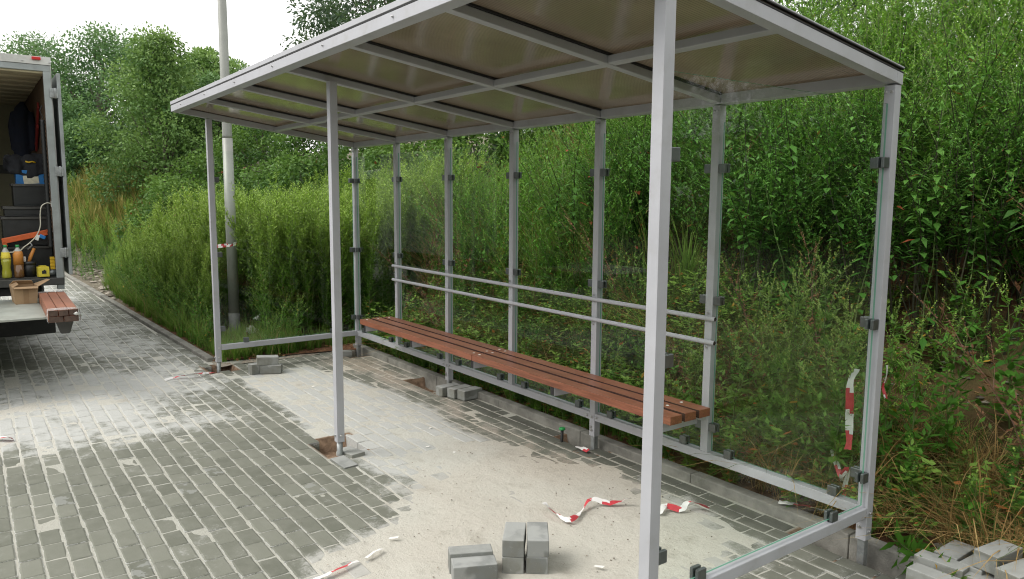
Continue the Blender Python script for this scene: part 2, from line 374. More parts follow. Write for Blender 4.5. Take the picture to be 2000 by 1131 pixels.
def np_mesh(name, V, F, T, mats, mi=None, parent=None, smooth=False, attrname='tint'):
    """triangles or quads from arrays; T = per-vertex colour"""
    V = np.asarray(V, np.float32); F = np.asarray(F, np.int32); n, k = F.shape
    me = bpy.data.meshes.new(name)
    me.vertices.add(len(V)); me.vertices.foreach_set('co', V.ravel())
    me.loops.add(n*k); me.loops.foreach_set('vertex_index', F.ravel())
    me.polygons.add(n); me.polygons.foreach_set('loop_start', np.arange(0, n*k, k, dtype=np.int32))
    me.polygons.foreach_set('loop_total', np.full(n, k, np.int32))
    for m in (mats if isinstance(mats, (list, tuple)) else [mats]): me.materials.append(m)
    if mi is not None: me.polygons.foreach_set('material_index', np.asarray(mi, np.int32))
    me.polygons.foreach_set('use_smooth', np.full(n, smooth))
    me.update(calc_edges=True)
    for nm, arr in (T if isinstance(T, dict) else {attrname: T}).items():
        a = me.attributes.new(nm, 'FLOAT_COLOR', 'POINT')
        arr = np.concatenate([arr, np.ones((len(arr), 4-arr.shape[1]))], 1).astype(np.float32)
        a.data.foreach_set('color', arr.ravel())
    o = bpy.data.objects.new(name, me); COL.objects.link(o)
    if parent: o.parent = parent
    return o
def vnoise(x, y, seed=0):
    xi = np.floor(x).astype(np.int64); yi = np.floor(y).astype(np.int64); fx = x-xi; fy = y-yi
    def h(a, b):
        n = (a*374761393+b*668265263+seed*1274126177) & 0xffffffff
        n = ((n ^ (n >> 13))*1274126177) & 0xffffffff
        return ((n ^ (n >> 16)) & 0xffff)/65535.
    u = fx*fx*(3-2*fx); v = fy*fy*(3-2*fy)
    return (h(xi, yi)*(1-u)+h(xi+1, yi)*u)*(1-v)+(h(xi, yi+1)*(1-u)+h(xi+1, yi+1)*u)*v
def fbm(x, y, o=4, seed=0):
    s = 0; a = .5; t = 0
    for i in range(o): s = s+a*vnoise(x*2**i, y*2**i, seed+i*17); t += a; a *= .5
    return s/t

# ------------------------------------------------------------------ the lie of the land
SL = .946                     # bay length; the shelter's rear line is y = 0, its near end x = 0, its far end x = -6*SL
XF = -6*SL; D = 1.461
XM = -3*SL+.08                # middle front post
W = .05
def path_edge(x): return -1.45+.03*(x+6.4)
def land(x, y):
    """height of the ground behind the kerbs"""
    x = np.asarray(x, float); y = np.asarray(y, float)
    t = np.clip((-5.8-x)/2.5, 0, 1); t = t*t*(3-2*t)
    foot = .55*(1-t)+1.1*t
    far = np.clip((-14-x)/9, 0, 1); foot = foot-far*4.2
    steep = .56*(1-t)+.62*t
    d = np.maximum(y-foot, 0)
    h = steep*np.where(d < 4, d, 4+(d-4)*.18)
    h = h*(1+.25*(fbm(x*.35, y*.35, 3, 3)-.5))+.10*(fbm(x*1.1, y*1.1, 3, 5)-.5)*np.clip(d*1.5, 0, 1)
    h = h+np.clip((y-.15)*.15, 0, .06)*(x > -6.2)
    return h+.012+.03*(fbm(x*4, y*4, 3, 8)-.3)*np.clip(np.where(x > -6, y-.12, y-path_edge(x)-.1)*3, 0, 1)

PITS = [(-5.80, -1.42, .17, .11), (-2.95, -1.385, .17, .13), (XF-.03, -.04, .17, .12), (-4.03, -.02, .27, .11), (-2.02, -.02, .20, .09), (-.06, -.02, .26, .09)]
def in_pit(x, y, g=0.):
    r = np.zeros(np.shape(x), bool)
    for cx, cy, hx, hy in PITS: r |= (np.abs(x-cx) < hx+g) & (np.abs(y-cy) < hy+g)
    return r
POLY = dict(
    main=[(-1.26, -2.16), (-1.52, -2.18), (-1.65, -2.0), (-1.79, -1.77), (-2.2, -1.32), (-2.5, -.95), (-2.3, -.5), (-1.67, -.17), (-1.17, -.29), (-.92, -.08), (-.33, -.25), (-.1, -.7), (-.26, -1.2), (-.5, -2.2)],
    white=[(-5.33, -1.36), (-5.39, -.68), (-4.11, -.42), (-2.17, -.48), (-2.15, -1.27), (-2.26, -1.42), (-2.98, -1.46), (-4.23, -1.42)],
    tan=[(-5.74, -.55), (-5.93, .11), (-4.71, .1), (-1.92, -.12), (-1.25, -.26), (-2.17, -.48), (-4.11, -.42), (-5.39, -.68)],
    left=[(-6.6, -3.4), (-6.67, -1.5), (-5.23, -1.45), (-3.75, -2.02), (-3.80, -2.72), (-3.95, -3.6), (-5, -4)],
    path=[(-16, -1.75), (-7.76, -1.5), (-6.38, -1.5), (-6.27, -2.16), (-7.83, -3.2), (-16, -3.4)],
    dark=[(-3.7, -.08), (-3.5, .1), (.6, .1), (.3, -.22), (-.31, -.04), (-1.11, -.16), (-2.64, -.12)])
def polydist(px, py, poly):
    """signed distance, positive inside"""
    px = np.asarray(px, float); d = np.full(px.shape, 1e9); ins = np.zeros(px.shape, bool); n = len(poly)
    for i in range(n):
        (x0, y0), (x1, y1) = poly[i], poly[(i+1) % n]
        ex, ey = x1-x0, y1-y0
        t = np.clip(((px-x0)*ex+(py-y0)*ey)/(ex*ex+ey*ey), 0, 1)
        d = np.minimum(d, np.hypot(px-x0-t*ex, py-y0-t*ey))
        c = ((y0 > py) != (y1 > py)) & (px < ex*(py-y0)/((ey if ey else 1e-9))+x0)
        ins ^= c
    return np.where(ins, d, -d)
def soft(px, py, name, w): return np.clip(polydist(px, py, POLY[name])/w*.5+.5, 0, 1)
def dustmap(x, y):
    """R dust amount, G warm tone, B damp/dark"""
    w1, w2 = fbm(x*1.7, y*1.7, 4, 21)-.5, fbm(x*1.7+9, y*1.7+4, 4, 22)-.5
    xx, yy = x+w1*.5, y+w2*.5
    main = soft(xx, yy, 'main', .35); white = soft(x+w1*.15, y+w2*.15, 'white', .12); tan = soft(xx, yy, 'tan', .3); left = soft(xx, yy, 'left', .7); path = soft(xx, yy, 'path', .6)
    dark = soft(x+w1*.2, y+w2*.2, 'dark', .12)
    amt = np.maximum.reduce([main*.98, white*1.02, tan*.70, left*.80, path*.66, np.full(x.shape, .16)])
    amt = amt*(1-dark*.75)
    warm = np.clip(tan*.95+main*.35-white*.5, 0, 1)
    return np.stack([amt, warm, dark*(1-main*.5)], -1), main

# ------------------------------------------------------------------ ground, paving, sand, kerbs
def grid(x0, x1, nx, y0, y1, ny, fz):
    xs = np.linspace(x0, x1, nx); ys = np.linspace(y0, y1, ny); X, Y = np.meshgrid(xs, ys); X = X.ravel(); Y = Y.ravel()
    V = np.stack([X, Y, fz(X, Y)], -1)
    i = np.arange(nx*ny).reshape(ny, nx)
    F = np.stack([i[:-1, :-1].ravel(), i[:-1, 1:].ravel(), i[1:, 1:].ravel(), i[1:, :-1].ravel()], -1)
    return V, F
# one sheet to the horizon, a little below everything laid on it
MBg = MB(); MBg.add([(-600, -600, -.16), (600, -600, -.16), (600, 600, -.16), (-600, 600, -.16)], [(0, 1, 2, 3)])
tag(MBg.build('ground', M['asphalt']), 'dark asphalt ground reaching to the horizon', kind='structure')
def terr():
    def fz(X, Y): return land(X, Y)
    xs = np.concatenate([np.linspace(-70, -14, 57)[:-1], np.linspace(-14, 4, 181)[:-1], np.linspace(4, 20, 17)])
    ts = np.concatenate([np.linspace(0, 1.2, 31)[:-1], np.linspace(1.2, 8, 69)[:-1], np.linspace(8, 60, 27)])
    X, Tt = np.meshgrid(xs, ts)
    e = np.where(X > -5.97, .10, path_edge(X)+.04)
    s = np.clip((-5.87-X)/.2, 0, 1); e = .10*(1-s)+(path_edge(X)+.04)*s-5*np.clip((-17.2-X)/5, 0, 1)
    Y = e+Tt
    V = np.stack([X.ravel(), Y.ravel(), land(X.ravel(), Y.ravel())], -1)
    nx, ny = len(xs), len(ts); i = np.arange(nx*ny).reshape(ny, nx)
    F = np.stack([i[:-1, :-1].ravel(), i[:-1, 1:].ravel(), i[1:, 1:].ravel(), i[1:, :-1].ravel()], -1)
    o = np_mesh('embankment', V, F, np.zeros((len(V), 3)), M['soil'], smooth=True)
    tag(o, 'earth embankment rising behind the shelter', kind='structure')
terr()
def paving():
    PX, PY = .188, .1
    gx = np.array([.0030, .009, .065, .123, .179, .185]); gy = np.array([.0042, .0125, .05, .0875, .0958])
    GX, GY = np.meshgrid(gx, gy); GX = GX.ravel(); GY = GY.ravel()
    edge = (GX < .005) | (GX > .183) | (GY < .005) | (GY > .095)
    i = np.arange(30).reshape(5, 6)
    F0 = [(i[a, b], i[a, b+1], i[a+1, b+1], i[a+1, b]) for a in range(4) for b in range(5)]
    ring = [i[0, k] for k in range(6)]+[i[k, 5] for k in range(1, 5)]+[i[4, k] for k in range(4, -1, -1)]+[i[k, 0] for k in range(3, 0, -1)]
    nr = len(ring)
    F0 += [(ring[(k+1) % nr], ring[k], 30+k, 30+(k+1) % nr) for k in range(nr)]
    F0 = np.array(F0)
    ox, oy = [], []
    j = 0
    for r in range(-52, 2):
        y0 = r*PY-.065
        for c in range(-90, 17):
            x0 = c*PX+((r*.37) % 1.)*PX+.02*math.sin(r*5.3)
            cx, cy = x0+.094, y0+.05
            lim = .06 if cx > -5.95 else path_edge(cx)-.01
            if cy > lim: continue
            if in_pit(np.array([cx]), np.array([cy]))[0]: continue
            ox.append(x0); oy.append(y0)
    ox = np.array(ox); oy = np.array(oy); n = len(ox)
    r1 = rng.random((n, 3))
    x = ox[:, None]+GX[None]+rng.normal(0, .0012, (n, 1)); y = oy[:, None]+GY[None]+rng.normal(0, .0014, (n, 1))
    x = x+edge[None]*rng.normal(0, .0011, x.shape); y = y+edge[None]*rng.normal(0, .0013, y.shape)
    tilt = rng.normal(0, .009, (n, 2))
    wav = (fbm(ox*.6, oy*.6, 3, 31)-.5)*.015
    z = edge[None]*-.0035+(GX[None]-.1)*tilt[:, :1]+(GY[None]-.05)*tilt[:, 1:]+np.minimum(rng.normal(-.0006, .0016, (n, 1)), .0016)+rng.normal(0, .0005, x.shape)
    V = np.stack([x, y, z], -1)
    Vs = V[:, ring].copy(); Vs[..., 2] = -.115
    V = np.concatenate([V, Vs], 1); k = V.shape[1]
    F = (F0[None]+(np.arange(n)*k)[:, None, None]).reshape(-1, 4)
    V = V.reshape(-1, 3); du, _ = dustmap(V[:, 0], V[:, 1])
    rr = np.repeat(r1, k, 0); rr[:, 2] = np.tile(np.concatenate([edge, np.zeros(nr)]), n)
    o = np_mesh('pavement', V, F, {'rnd': rr, 'dust': du}, M['paver'])
    tag(o, 'grey concrete block paving dusted with joint sand', kind='structure')
paving()
def sand():
    def fz(X, Y):
        du, main = dustmap(X, Y)
        left = soft(X, Y, 'left', .7)
        h = -.0050+.0036*(fbm(X*16, Y*16, 3, 51)-.5)
        lump = fbm(X*3.1, Y*3.1, 5, 52)
        h = h+.0036*soft(X, Y, 'white', .15)+.0020*np.clip(left+.7*soft(X, Y, 'tan', .3), 0, 1)
        h = h+np.clip(main-.42, 0, .58)*(.016+.030*(lump-.42))
        h = h+np.clip((fbm(X*2.3, Y*2.3, 4, 53)-.56)*left, 0, 1)*.02
        h = np.minimum(h, .022)
        p = in_pit(X, Y, .012)
        return np.where(p, -.098+.05*(fbm(X*9, Y*9, 4, 54)-.4), h)
    V, F = grid(-7.5, 1.6, 456, -4.4, .055, 224, fz)
    du, _ = dustmap(V[:, 0], V[:, 1]); du[:, 2] = in_pit(V[:, 0], V[:, 1], .04)
    o = np_mesh('sand', V, F, {'dust': du}, M['sand'], smooth=True)
    tag(o, 'pale joint sand swept over the paving', kind='structure')
    V, F = grid(-17.5, -7.5, 60, -5.5, -1.3, 30, lambda X, Y: np.full(X.shape, -.0055))
    V[:, 1] = np.minimum(V[:, 1], path_edge(V[:, 0])-.02)
    du, _ = dustmap(V[:, 0], V[:, 1]); du[:, 2] = 0
    tag(np_mesh('sand', V, F, {'dust': du}, M['sand'], smooth=True), 'joint sand between the path blocks', kind='structure')
    # bare sandy strip at the far end of the bay
    V, F = grid(-6.12, -5.86, 20, -1.42, .1, 60, lambda X, Y: .004+.03*fbm(X*5, Y*5, 4, 55)-.02)
    du = np.zeros((len(V), 3)); du[:, 1] = 1; du[:, 2] = .45
    tag(np_mesh('sand', V, F, {'dust': du}, M['sand'], smooth=True), 'orange sandy strip past the far end of the paving', kind='structure')
sand()
def kerbs():
    k = MB(); x = 1.9
    while x > -5.9:
        e = x-1.0+.004
        k.b2((max(e, -5.95), .052, -.14), (x, .132, .056+random.uniform(-.003, .003))); x -= 1.0
    tag(k.build('kerb', M['conc'], bevel=.007), 'low concrete kerb running behind the rear posts', kind='structure')
    k = MB(); x = -6.15
    while x > -17.5:
        a = Vector((x, path_edge(x)+.03, -.04)); b = Vector((x-.996, path_edge(x-1)+.03, -.04)); k.bar(a, b, .08, .15); x -= 1.0
    tag(k.build('kerb', M['conc'], bevel=.007), 'concrete edging between the path and the weeds', kind='structure')
kerbs()
def grit():
    b = np.array([(0, 0, .7), (1, 0, 0), (-.2, .9, .1), (-.8, -.4, 0), (.3, -.9, .1)]); fc = np.array([(0, 1, 2), (0, 2, 3), (0, 3, 4), (0, 4, 1)]); V = []; F = []; off = 0
    while off < 5*750:
        x, y = rng.uniform(-2.6, .1), rng.uniform(-2.3, 0.)
        if polydist(np.array([x]), np.array([y]), POLY['main'])[0]+rng.normal(0, .18) < 0: continue
        sz = .0015+.006*rng.random()**3; a = rng.random()*6.28; q = b*rng.uniform(.7, 1.3, b.shape)*sz
        V.append(np.stack([q[:, 0]*math.cos(a)-q[:, 1]*math.sin(a)+x, q[:, 0]*math.sin(a)+q[:, 1]*math.cos(a)+y, q[:, 2]+rng.uniform(.004, .016)], -1)); F.append(fc+off); off += 5
    tag(np_mesh('grit', np.concatenate(V), np.concatenate(F), np.repeat(rng.random((off//5, 3)), 5, 0), M['stone']), 'coarse grit scattered over the pale sand', 'grit', kind='stuff')

grit()
# ------------------------------------------------------------------ the shelter
GZ = .09                       # lower end of the square tubes
RT = .2526                     # top of the base rails
ZB, ZF = 2.19, 2.4423          # underside of the roof frame at the rear edge and the front edge
YB, YFR = .025, -D-.316
def zroof(y): return ZB+(ZF-ZB)*(YB-y)/(YB-YFR)
SH = empty('bus_shelter', (XF/2, -D/2, 0), 0, 'long grey metal bus shelter with glass walls, tinted roof and slatted bench', 'bus shelter')
INV = Matrix.Translation((-XF/2, D/2, 0))
def sh(mb, name, mats, bevel=0., parent=None, label=None):
    o = mb.build(name, mats, None, bevel)
    if parent is None:
        o.parent = SH; o.matrix_parent_inverse = INV
    else:
        o.parent = parent; 
    if label: o['label'] = label
    return o
def hexbolt(mb, p, axis, r=.008, mi=1):
    p = Vector(p); a = Vector(axis)
    mb.tube([p, p+a*.003], r*1.25, 10, mi); mb.tube([p+a*.003, p+a*.011], r, 6, mi, smooth=False)
def clamp(c, u, v, parent):
    """u: direction to the holder, v: the pane's normal; two plates grip the pane"""
    c, u, v = Vector(c), Vector(u), Vector(v); w = u.cross(v)
    rot = Matrix((u, v, w)).transposed()
    b = MB()
    for s in (-1, 1): b.box(c+v*s*.0135-u*.002, (.046, .016, .048), rot, 0)
    b.box(c+u*.0185, (.009, .0108, .0465), rot, 1)
    return sh(b, 'glass_clamp', [M['clamp'], M['rubber']], .003, parent)
back = [-i*SL for i in range(7)]
posts = {}
for i, x in enumerate(back):
    ground = i % 2 == 0
    p = MB(); p.b2((x-W/2, -W/2, GZ if ground else RT+.0015), (x+W/2, W/2, ZB-.001))
    if ground:
        for s, z in ((0, .135), (0, .225)): hexbolt(p, (x+(W/2 if i == 0 else -.0), -W/2, z) if i else (x+W/2, -.004, z), (1, 0, 0) if i == 0 else (0, -1, 0))
        hexbolt(p, (x-.008, -W/2, .155), (0, -1, 0))
    else: hexbolt(p, (x-W/2, -.006, RT+.022), (-1, 0, 0), .007)
    for s in (-1, 1): hexbolt(p, (x+s*.012, -W/2, ZB-.03), (0, -1, 0), .005)
    o = sh(p, 'back_post', [M['paint'], M['bolt']], .004); posts['b', i] = o
    if ground:
        q = MB(); q.b2((x-.019, -.019, -.12), (x+.019, .019, GZ+.02)); sh(q, 'foot_sleeve', M['galv'], .006, o)
    for z in (1.852, 1.126, .402):
        for s in (-1, 1):
            if (i == 0 and s == 1) or (i == 6 and s == -1): continue
            clamp((x+s*(W/2+.0225), 0, z), (-s, 0, 0), (0, 1, 0), o)
        if i in (0, 6): clamp((x, -W/2-.0225, z), (0, 1, 0), (1, 0, 0), o)
for i, x in ((0, 0), (1, XM), (2, XF)):
    p = MB(); p.b2((x-W/2, -D-W/2, GZ), (x+W/2, -D+W/2, zroof(-D+W/2)-.001))
    hexbolt(p, (x+W/2, -D, .135), (1, 0, 0)); hexbolt(p, (x-.004, -D-W/2, .135), (0, -1, 0))
    if i != 1: hexbolt(p, (x+W/2, -D+.004, .225), (1, 0, 0))
    o = sh(p, 'front_post', [M['paint'], M['bolt']], .004); posts['f', i] = o
    q = MB(); q.tube([(x, -D, -.13), (x, -D, GZ+.02)], .0195, 14); sh(q, 'foot_sleeve', M['galv'], 0, o)
    if i != 1:
        for z in (1.835, 1.128, .41): clamp((x, -D+W/2+.0225, z), (0, -1, 0), (1, 0, 0), o)
# base rails
for a, b in ((0, 2), (2, 4), (4, 6)):
    r = MB(); x0, x1 = back[b]+W/2+.001, back[a]-W/2-.001
    r.b2((x0, -W/2+.001, RT-.05), (x1, W/2-.001, RT))
    hexbolt(r, (x0+.022, -W/2, RT-.025), (0, -1, 0), .007); hexbolt(r, (x1-.022, -W/2, RT-.025), (0, -1, 0), .007)
    o = sh(r, 'base_rail', [M['paint'], M['bolt']], .004)
    for k in (a, a+1):
        for x in (back[k]-.16, back[k+1]+.16): clamp((x, 0, RT+.0225), (0, 0, -1), (0, 1, 0), o)
for x in (0, XF):
    r = MB(); r.b2((x-W/2+.001, -D+W/2+.001, RT-.05), (x+W/2-.001, -W/2-.001, RT)); o = sh(r, 'base_rail', M['paint'], .004)
    for y in (-.29, -1.19): clamp((x, y, RT+.0225), (0, 0, -1), (1, 0, 0), o)
# panes
def pane(lo, hi, name='glass_panel'):
    g = MB(); g.b2(lo, hi); o = sh(g, name, [M['glass'], M['glass_edge']])
    for p in o.data.polygons:
        n = p.normal; big = max(range(3), key=lambda i: abs(n[i])); ext = [b-a for a, b in zip(lo, hi)]
        thin = min(range(3), key=lambda i: ext[i]); p.material_index = 0 if big == thin else 1
for i in range(6):
    pane((back[i+1]+W/2+.012, -.004, RT+.012), (back[i]-W/2-.012, .004, 2.098))
pane((-.004, -D+W/2+.012, RT+.012), (.004, -W/2-.014, 2.108)); pane((XF-.004, -D+W/2+.012, RT+.012), (XF+.004, -W/2-.014, 2.108))
# lean rails
for z in (1.026, .892):
    r = MB(); xs0, xs1 = -4.768, -.885
    r.tube([(xs0, -.0385, z), (xs1, -.0385, z)], .0135, 14, 0, False)
    r.tube([(xs0+.002, -.0385, z), (xs1-.002, -.0385, z)], .0105, 12, 1)
    for i in range(1, 6): hexbolt(r, (back[i]-.004, -W/2, z+(.03 if z > 1 else -.032)), (0, -1, 0), .006, 2)
    sh(r, 'lean_rail', [M['paint'], M['rubber'], M['bolt']])
# bench
SEAT = .53
b = MB(); b.b2((-4.74, -.075, SEAT-.083), (-.92, -.045, SEAT-.0475)); bench = sh(b, 'bench', M['paint'], .003)
for i in range(1, 6):
    x = back[i]+(.03 if i == 5 else -.03 if i == 1 else 0)
    b = MB(); b.b2((x-.02, -.372, SEAT-.1065), (x+.02, -.0755, SEAT-.0465)); b.b2((x-.0185, -.3745, SEAT-.105), (x+.0185, -.3722, SEAT-.048), 1); sh(b, 'bracket', [M['paint'], M['rubber']], .003, bench)
for x0, x1 in ((-4.782, -2.832), (-2.826, -.880)):
    for k in range(3):
        s = MB(); y0 = -.383+k*.1165
        s.b2((x0+random.uniform(-.002, .002), y0, SEAT-.046), (x1+random.uniform(-.002, .002), y0+.0905, SEAT+random.uniform(-.001, .001)))
        for xx in (x0+(.06 if x0 < -4 else .035), x1-(.035 if x0 < -4 else .17)):
            yy = y0+.045
            s.tube([(xx, yy, SEAT), (xx, yy, SEAT+.002)], .0095, 10, 1)
        o = sh(s, 'seat_slat', [M['wood'], M['white_dot'], M['wood_gap_shade']], .0035, bench)
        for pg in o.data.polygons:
            if pg.material_index == 0 and (pg.normal.y > .9 or (pg.normal.y < -.9 and k > 0)): pg.material_index = 2  # inner side faces take the painted gap shade
# roof: frame, rafters, purlin, sheet, seals
H = .05
def slope_bar(mb, x0, x1, y0, y1, h0, h1, mi=0):
    """block following the roof pitch between heights h0 and h1 over the frame's underside"""
    vs = [(x, y, zroof(y)+h) for h in (h0, h1) for y in (y0, y1) for x in (x0, x1)]
    mb.add(vs, [(0, 2, 3, 1), (4, 5, 7, 6), (0, 1, 5, 4), (2, 6, 7, 3), (0, 4, 6, 2), (1, 3, 7, 5)], mi)
XL, XR = XF-.03, .03
f = MB()
slope_bar(f, XL, XR, YFR, YFR+.06, 0, H+.004); slope_bar(f, XL, XR, YB-.05, YB, 0, H)
slope_bar(f, XL, XL+.055, YFR+.0605, YB-.0505, 0, H); slope_bar(f, XR-.055, XR, YFR+.0605, YB-.0505, 0, H)
for x in np.arange(XL+.4, XR, .8): hexbolt(f, (x, YFR, ZF+.03), (0, -1, 0), .005, 1)
roof = sh(f, 'roof_frame', [M['paint'], M['bolt']], .004)
for i in range(1, 6):
    r = MB(); slope_bar(r, back[i]-W/2, back[i]+W/2, YFR+.0605, YB-.0505, .003, H-.006); sh(r, 'rafter', M['paint'], .004)
p = MB(); ypur = -.83
xs = [XL+.055]+back[5:0:-1]+[XR-.055]
for a, b_ in zip(xs[:-1], xs[1:]):
    slope_bar(p, a+(W/2 if a in back else 0)+.0005, b_-(W/2 if b_ in back else 0)-.0005, ypur-.025, ypur+.025, .006, H-.008)
sh(p, 'purlin', M['paint'], .003)
s = MB()
ss = []
for i in range(6):
    s = MB(); x0 = xs[i]-(.045 if i == 0 else -.004); x1 = xs[i+1]+(.045 if i == 5 else -.004)
    slope_bar(s, x0, x1, YFR+.02, YB-.01, H+.0055, H+.0155); sh(s, 'roof_sheet', M['poly'])
s = MB()
for x0, x1 in ((XL-.002, XL+.05), (XR-.05, XR+.002)): slope_bar(s, x0, x1, YFR+.012, YB+.002, H+.0002, H+.0052); slope_bar(s, x0, x1, YFR+.012, YB+.002, H+.0158, H+.021)
slope_bar(s, XL, XR, YFR-.001, YFR+.0115, H+.0045, H+.012)
for i in range(1, 6): slope_bar(s, back[i]-W/2-.004, back[i]+W/2+.009, YFR+.0605, YB-.0505, H-.0055, H+.0048)
sh(s, 'roof_seal', M['rubber'], .001)
c = MB()
for x0, x1 in ((XL-.003, XL+.055), (XR-.055, XR+.003)): slope_bar(c, x0, x1, YFR+.012, YB+.004, H+.0212, H+.027)
for i in range(1, 6): slope_bar(c, back[i]-.03, back[i]+.03, YFR+.022, YB+.004, H+.0158, H+.024)
slope_bar(c, XL-.003, XR+.003, YFR-.003, YFR+.0110, H+.0125, H+.040)
for x in np.arange(XL+.25, XR, .62): hexbolt(c, (x, YFR+.006, ZF+H+.037), (0, 0, 1), .006, 1)
sh(c, 'roof_cap_strip', [M['paint'], M['bolt']], .002)

# ------------------------------------------------------------------ lamp pole, tape
px_, py_ = -7.36, -.83
LP = empty('lamp_pole', (px_, py_, 0), 0, 'tall tapered grey lamp pole standing in weeds behind the far pane', 'lamp pole')
m_ = MB(); m_.tube([(0, 0, .3), (0, 0, 2.35)], [.062, .057], 20); m_.build('lower_shaft', M['pole'], LP)
m_ = MB(); m_.tube([(0, 0, 2.35), (0, 0, 2.38), (0, 0, 8.)], [.056, .054, .034], 20); m_.tube([(0, 0, 7.98), (0, 0, 8.3), (.1, -.3, 8.5), (.3, -1.1, 8.6)], [.034, .032, .03, .028], 10); m_.build('upper_shaft', M['pole'], LP)
m_ = MB(); m_.tube([(0, 0, -.15), (0, 0, .3)], .066, 20); m_.build('base_sleeve', M['pole_base'], LP)
m_ = MB(); m_.box((.38, -1.35, 8.6), (.18, .6, .09), Matrix.Rotation(.25, 3, 'Z')); m_.build('lantern', M['alu'], LP, .02)

def ribbon(name, pts, w, label, group='red and white barrier tape scraps', wdir=None, seg=.09, twist=.8, seed=1, white=.5):
    rr = random.Random(seed); pts = [Vector(p) for p in pts]
    # resample
    L_ = [0]
    for a, b in zip(pts, pts[1:]): L_.append(L_[-1]+(b-a).length)
    n = max(6, int(L_[-1]/.02)); V = []; F = []; mi = []
    for i in range(n+1):
        t = L_[-1]*i/n; k = max(j for j in range(len(L_)) if L_[j] <= t+1e-9); k = min(k, len(pts)-2)
        # smooth with Catmull-Rom
        u = (t-L_[k])/max(L_[k+1]-L_[k], 1e-6); p0, p1, p2, p3 = pts[max(k-1, 0)], pts[k], pts[k+1], pts[min(k+2, len(pts)-1)]
        p = .5*((2*p1)+(p2-p0)*u+(2*p0-5*p1+4*p2-p3)*u*u+(3*p1-p0-3*p2+p3)*u**3)
        d = (pts[k+1]-pts[k]).normalized()
        base = Vector(wdir) if wdir else Vector((0, 0, 1)).cross(d)
        if base.length < .1: base = Vector((.7, .7, 0))
        base.normalize(); nor = d.cross(base)
        an = twist*math.sin(i*.37+seed)*.9+rr.uniform(-.09, .09)
        s = base*math.cos(an)+nor*math.sin(an)
        ww = w*(.55+.45*abs(math.cos(i*.21+seed)))
        off = Vector((0, 0, rr.uniform(0, .006)))
        V += [p+s*ww/2+off, p+off*1.5, p-s*ww/2+off]
    for i in range(n):
        for q in (0, 1):
            F.append((3*i+q, 3*i+q+1, 3*i+q+4, 3*i+q+3)); mi.append(0 if int((i*L_[-1]/n+q*.025)/seg) % 2 else 1)
    b = MB(); b.add(V, F); b.m = mi; b.sm = [True]*len(F)
    o = b.build(name, [M['tape_red'], M['tape_white']]); return tag(o, label, 'barrier tape', group)
zt = .02
ribbon('barrier_tape', [(-1.309, -.897, zt+.01), (-1.18, -.93, zt+.012), (-1.056, -.929, zt+.012), (-1.13, -.78, zt), (-1.174, -.67, zt+.02), (-1.11, -.58, zt), (-1.05, -.49, zt+.03)], .031, 'crumpled barrier tape in a V shape on the pale sand', seed=3)
ribbon('barrier_tape', [(-.86, -.46, .012), (-.90, -.38, .03), (-.83, -.33, .02), (-.84, -.26, .045), (-.76, -.18, .012)], .038, 'knotted barrier tape lying on sand behind the near front post', seed=5)
ribbon('barrier_tape', [(-.52, .09, .066), (-.44, .115, .078), (-.36, .16, .075), (-.30, .19, .07)], .042, 'strip of barrier tape lying on the kerb under the rear rail', seed=2, twist=.3)
ribbon('barrier_tape', [(-.225, .25, .83), (-.245, .24, .76), (-.235, .23, .64), (-.225, .22, .54), (-.215, .21, .47), (-.215, .2, .42)], .047, 'striped barrier tape hanging from weeds behind the rear pane', wdir=(.7, .7, 0), seed=1, twist=.4, seg=.11)
ribbon('barrier_tape', [(-.17, .45, .84), (-.17, .45, .78), (-.19, .46, .72), (-.17, .46, .66)], .018, 'thin tape scrap hanging on weeds beside the near rear post', wdir=(.7, .7, 0), seed=4)
ribbon('barrier_tape', [(-.36, .30, .36), (-.33, .30, .30), (-.28, .28, .22), (-.25, .22, .27), (-.20, .2, .33), (-.22, .2, .2), (-.18, .17, .12)], .03, 'bunched barrier tape tangled in grass at the near rear corner', seed=6)
ribbon('barrier_tape', [(-5.52, -1.98, .012), (-5.55, -1.85, .02), (-5.50, -1.72, .035), (-5.55, -1.62, .02), (-5.62, -1.52, .0)], .034, 'long twisted barrier tape trailing from the far front post', seed=7)
ribbon('barrier_tape', [(-4.40, -3.30, .012), (-4.33, -3.24, .025), (-4.30, -3.19, .012)], .05, 'short barrier tape scrap on dusty paving at the picture edge', seed=8)
ribbon('barrier_tape', [(-1.26, -2.22, .012), (-1.275, -2.15, .016), (-1.29, -2.06, .02), (-1.31, -1.99, .012)], .028, 'narrow barrier tape sliver on paving left of the block stack', seed=9, twist=.3)
ribbon('barrier_tape', [(-1.31, -1.95, .02), (-1.33, -1.89, .026), (-1.35, -1.85, .02)], .03, 'small red tape fragment in the sand left of the block stack', seed=4, twist=.3, seg=.3)
ribbon('barrier_tape', [(-1.95, -.10, .012), (-1.90, -.11, .02), (-1.84, -.10, .012)], .04, 'tape scrap lying at the foot of the middle rear post', seed=12, twist=.4)
tp = [(px_+.063*math.cos(a), py_+.063*math.sin(a), 1.115+.012*math.sin(2*a)) for a in np.linspace(0, 2*math.pi, 22)]
ribbon('barrier_tape', tp+[(px_-.02, py_-.11, 1.10), (px_-.10, py_-.14, 1.09)], .045, 'barrier tape tied round the tall lamp pole', wdir=(0, 0, 1), seed=10, twist=.15, seg=.055)

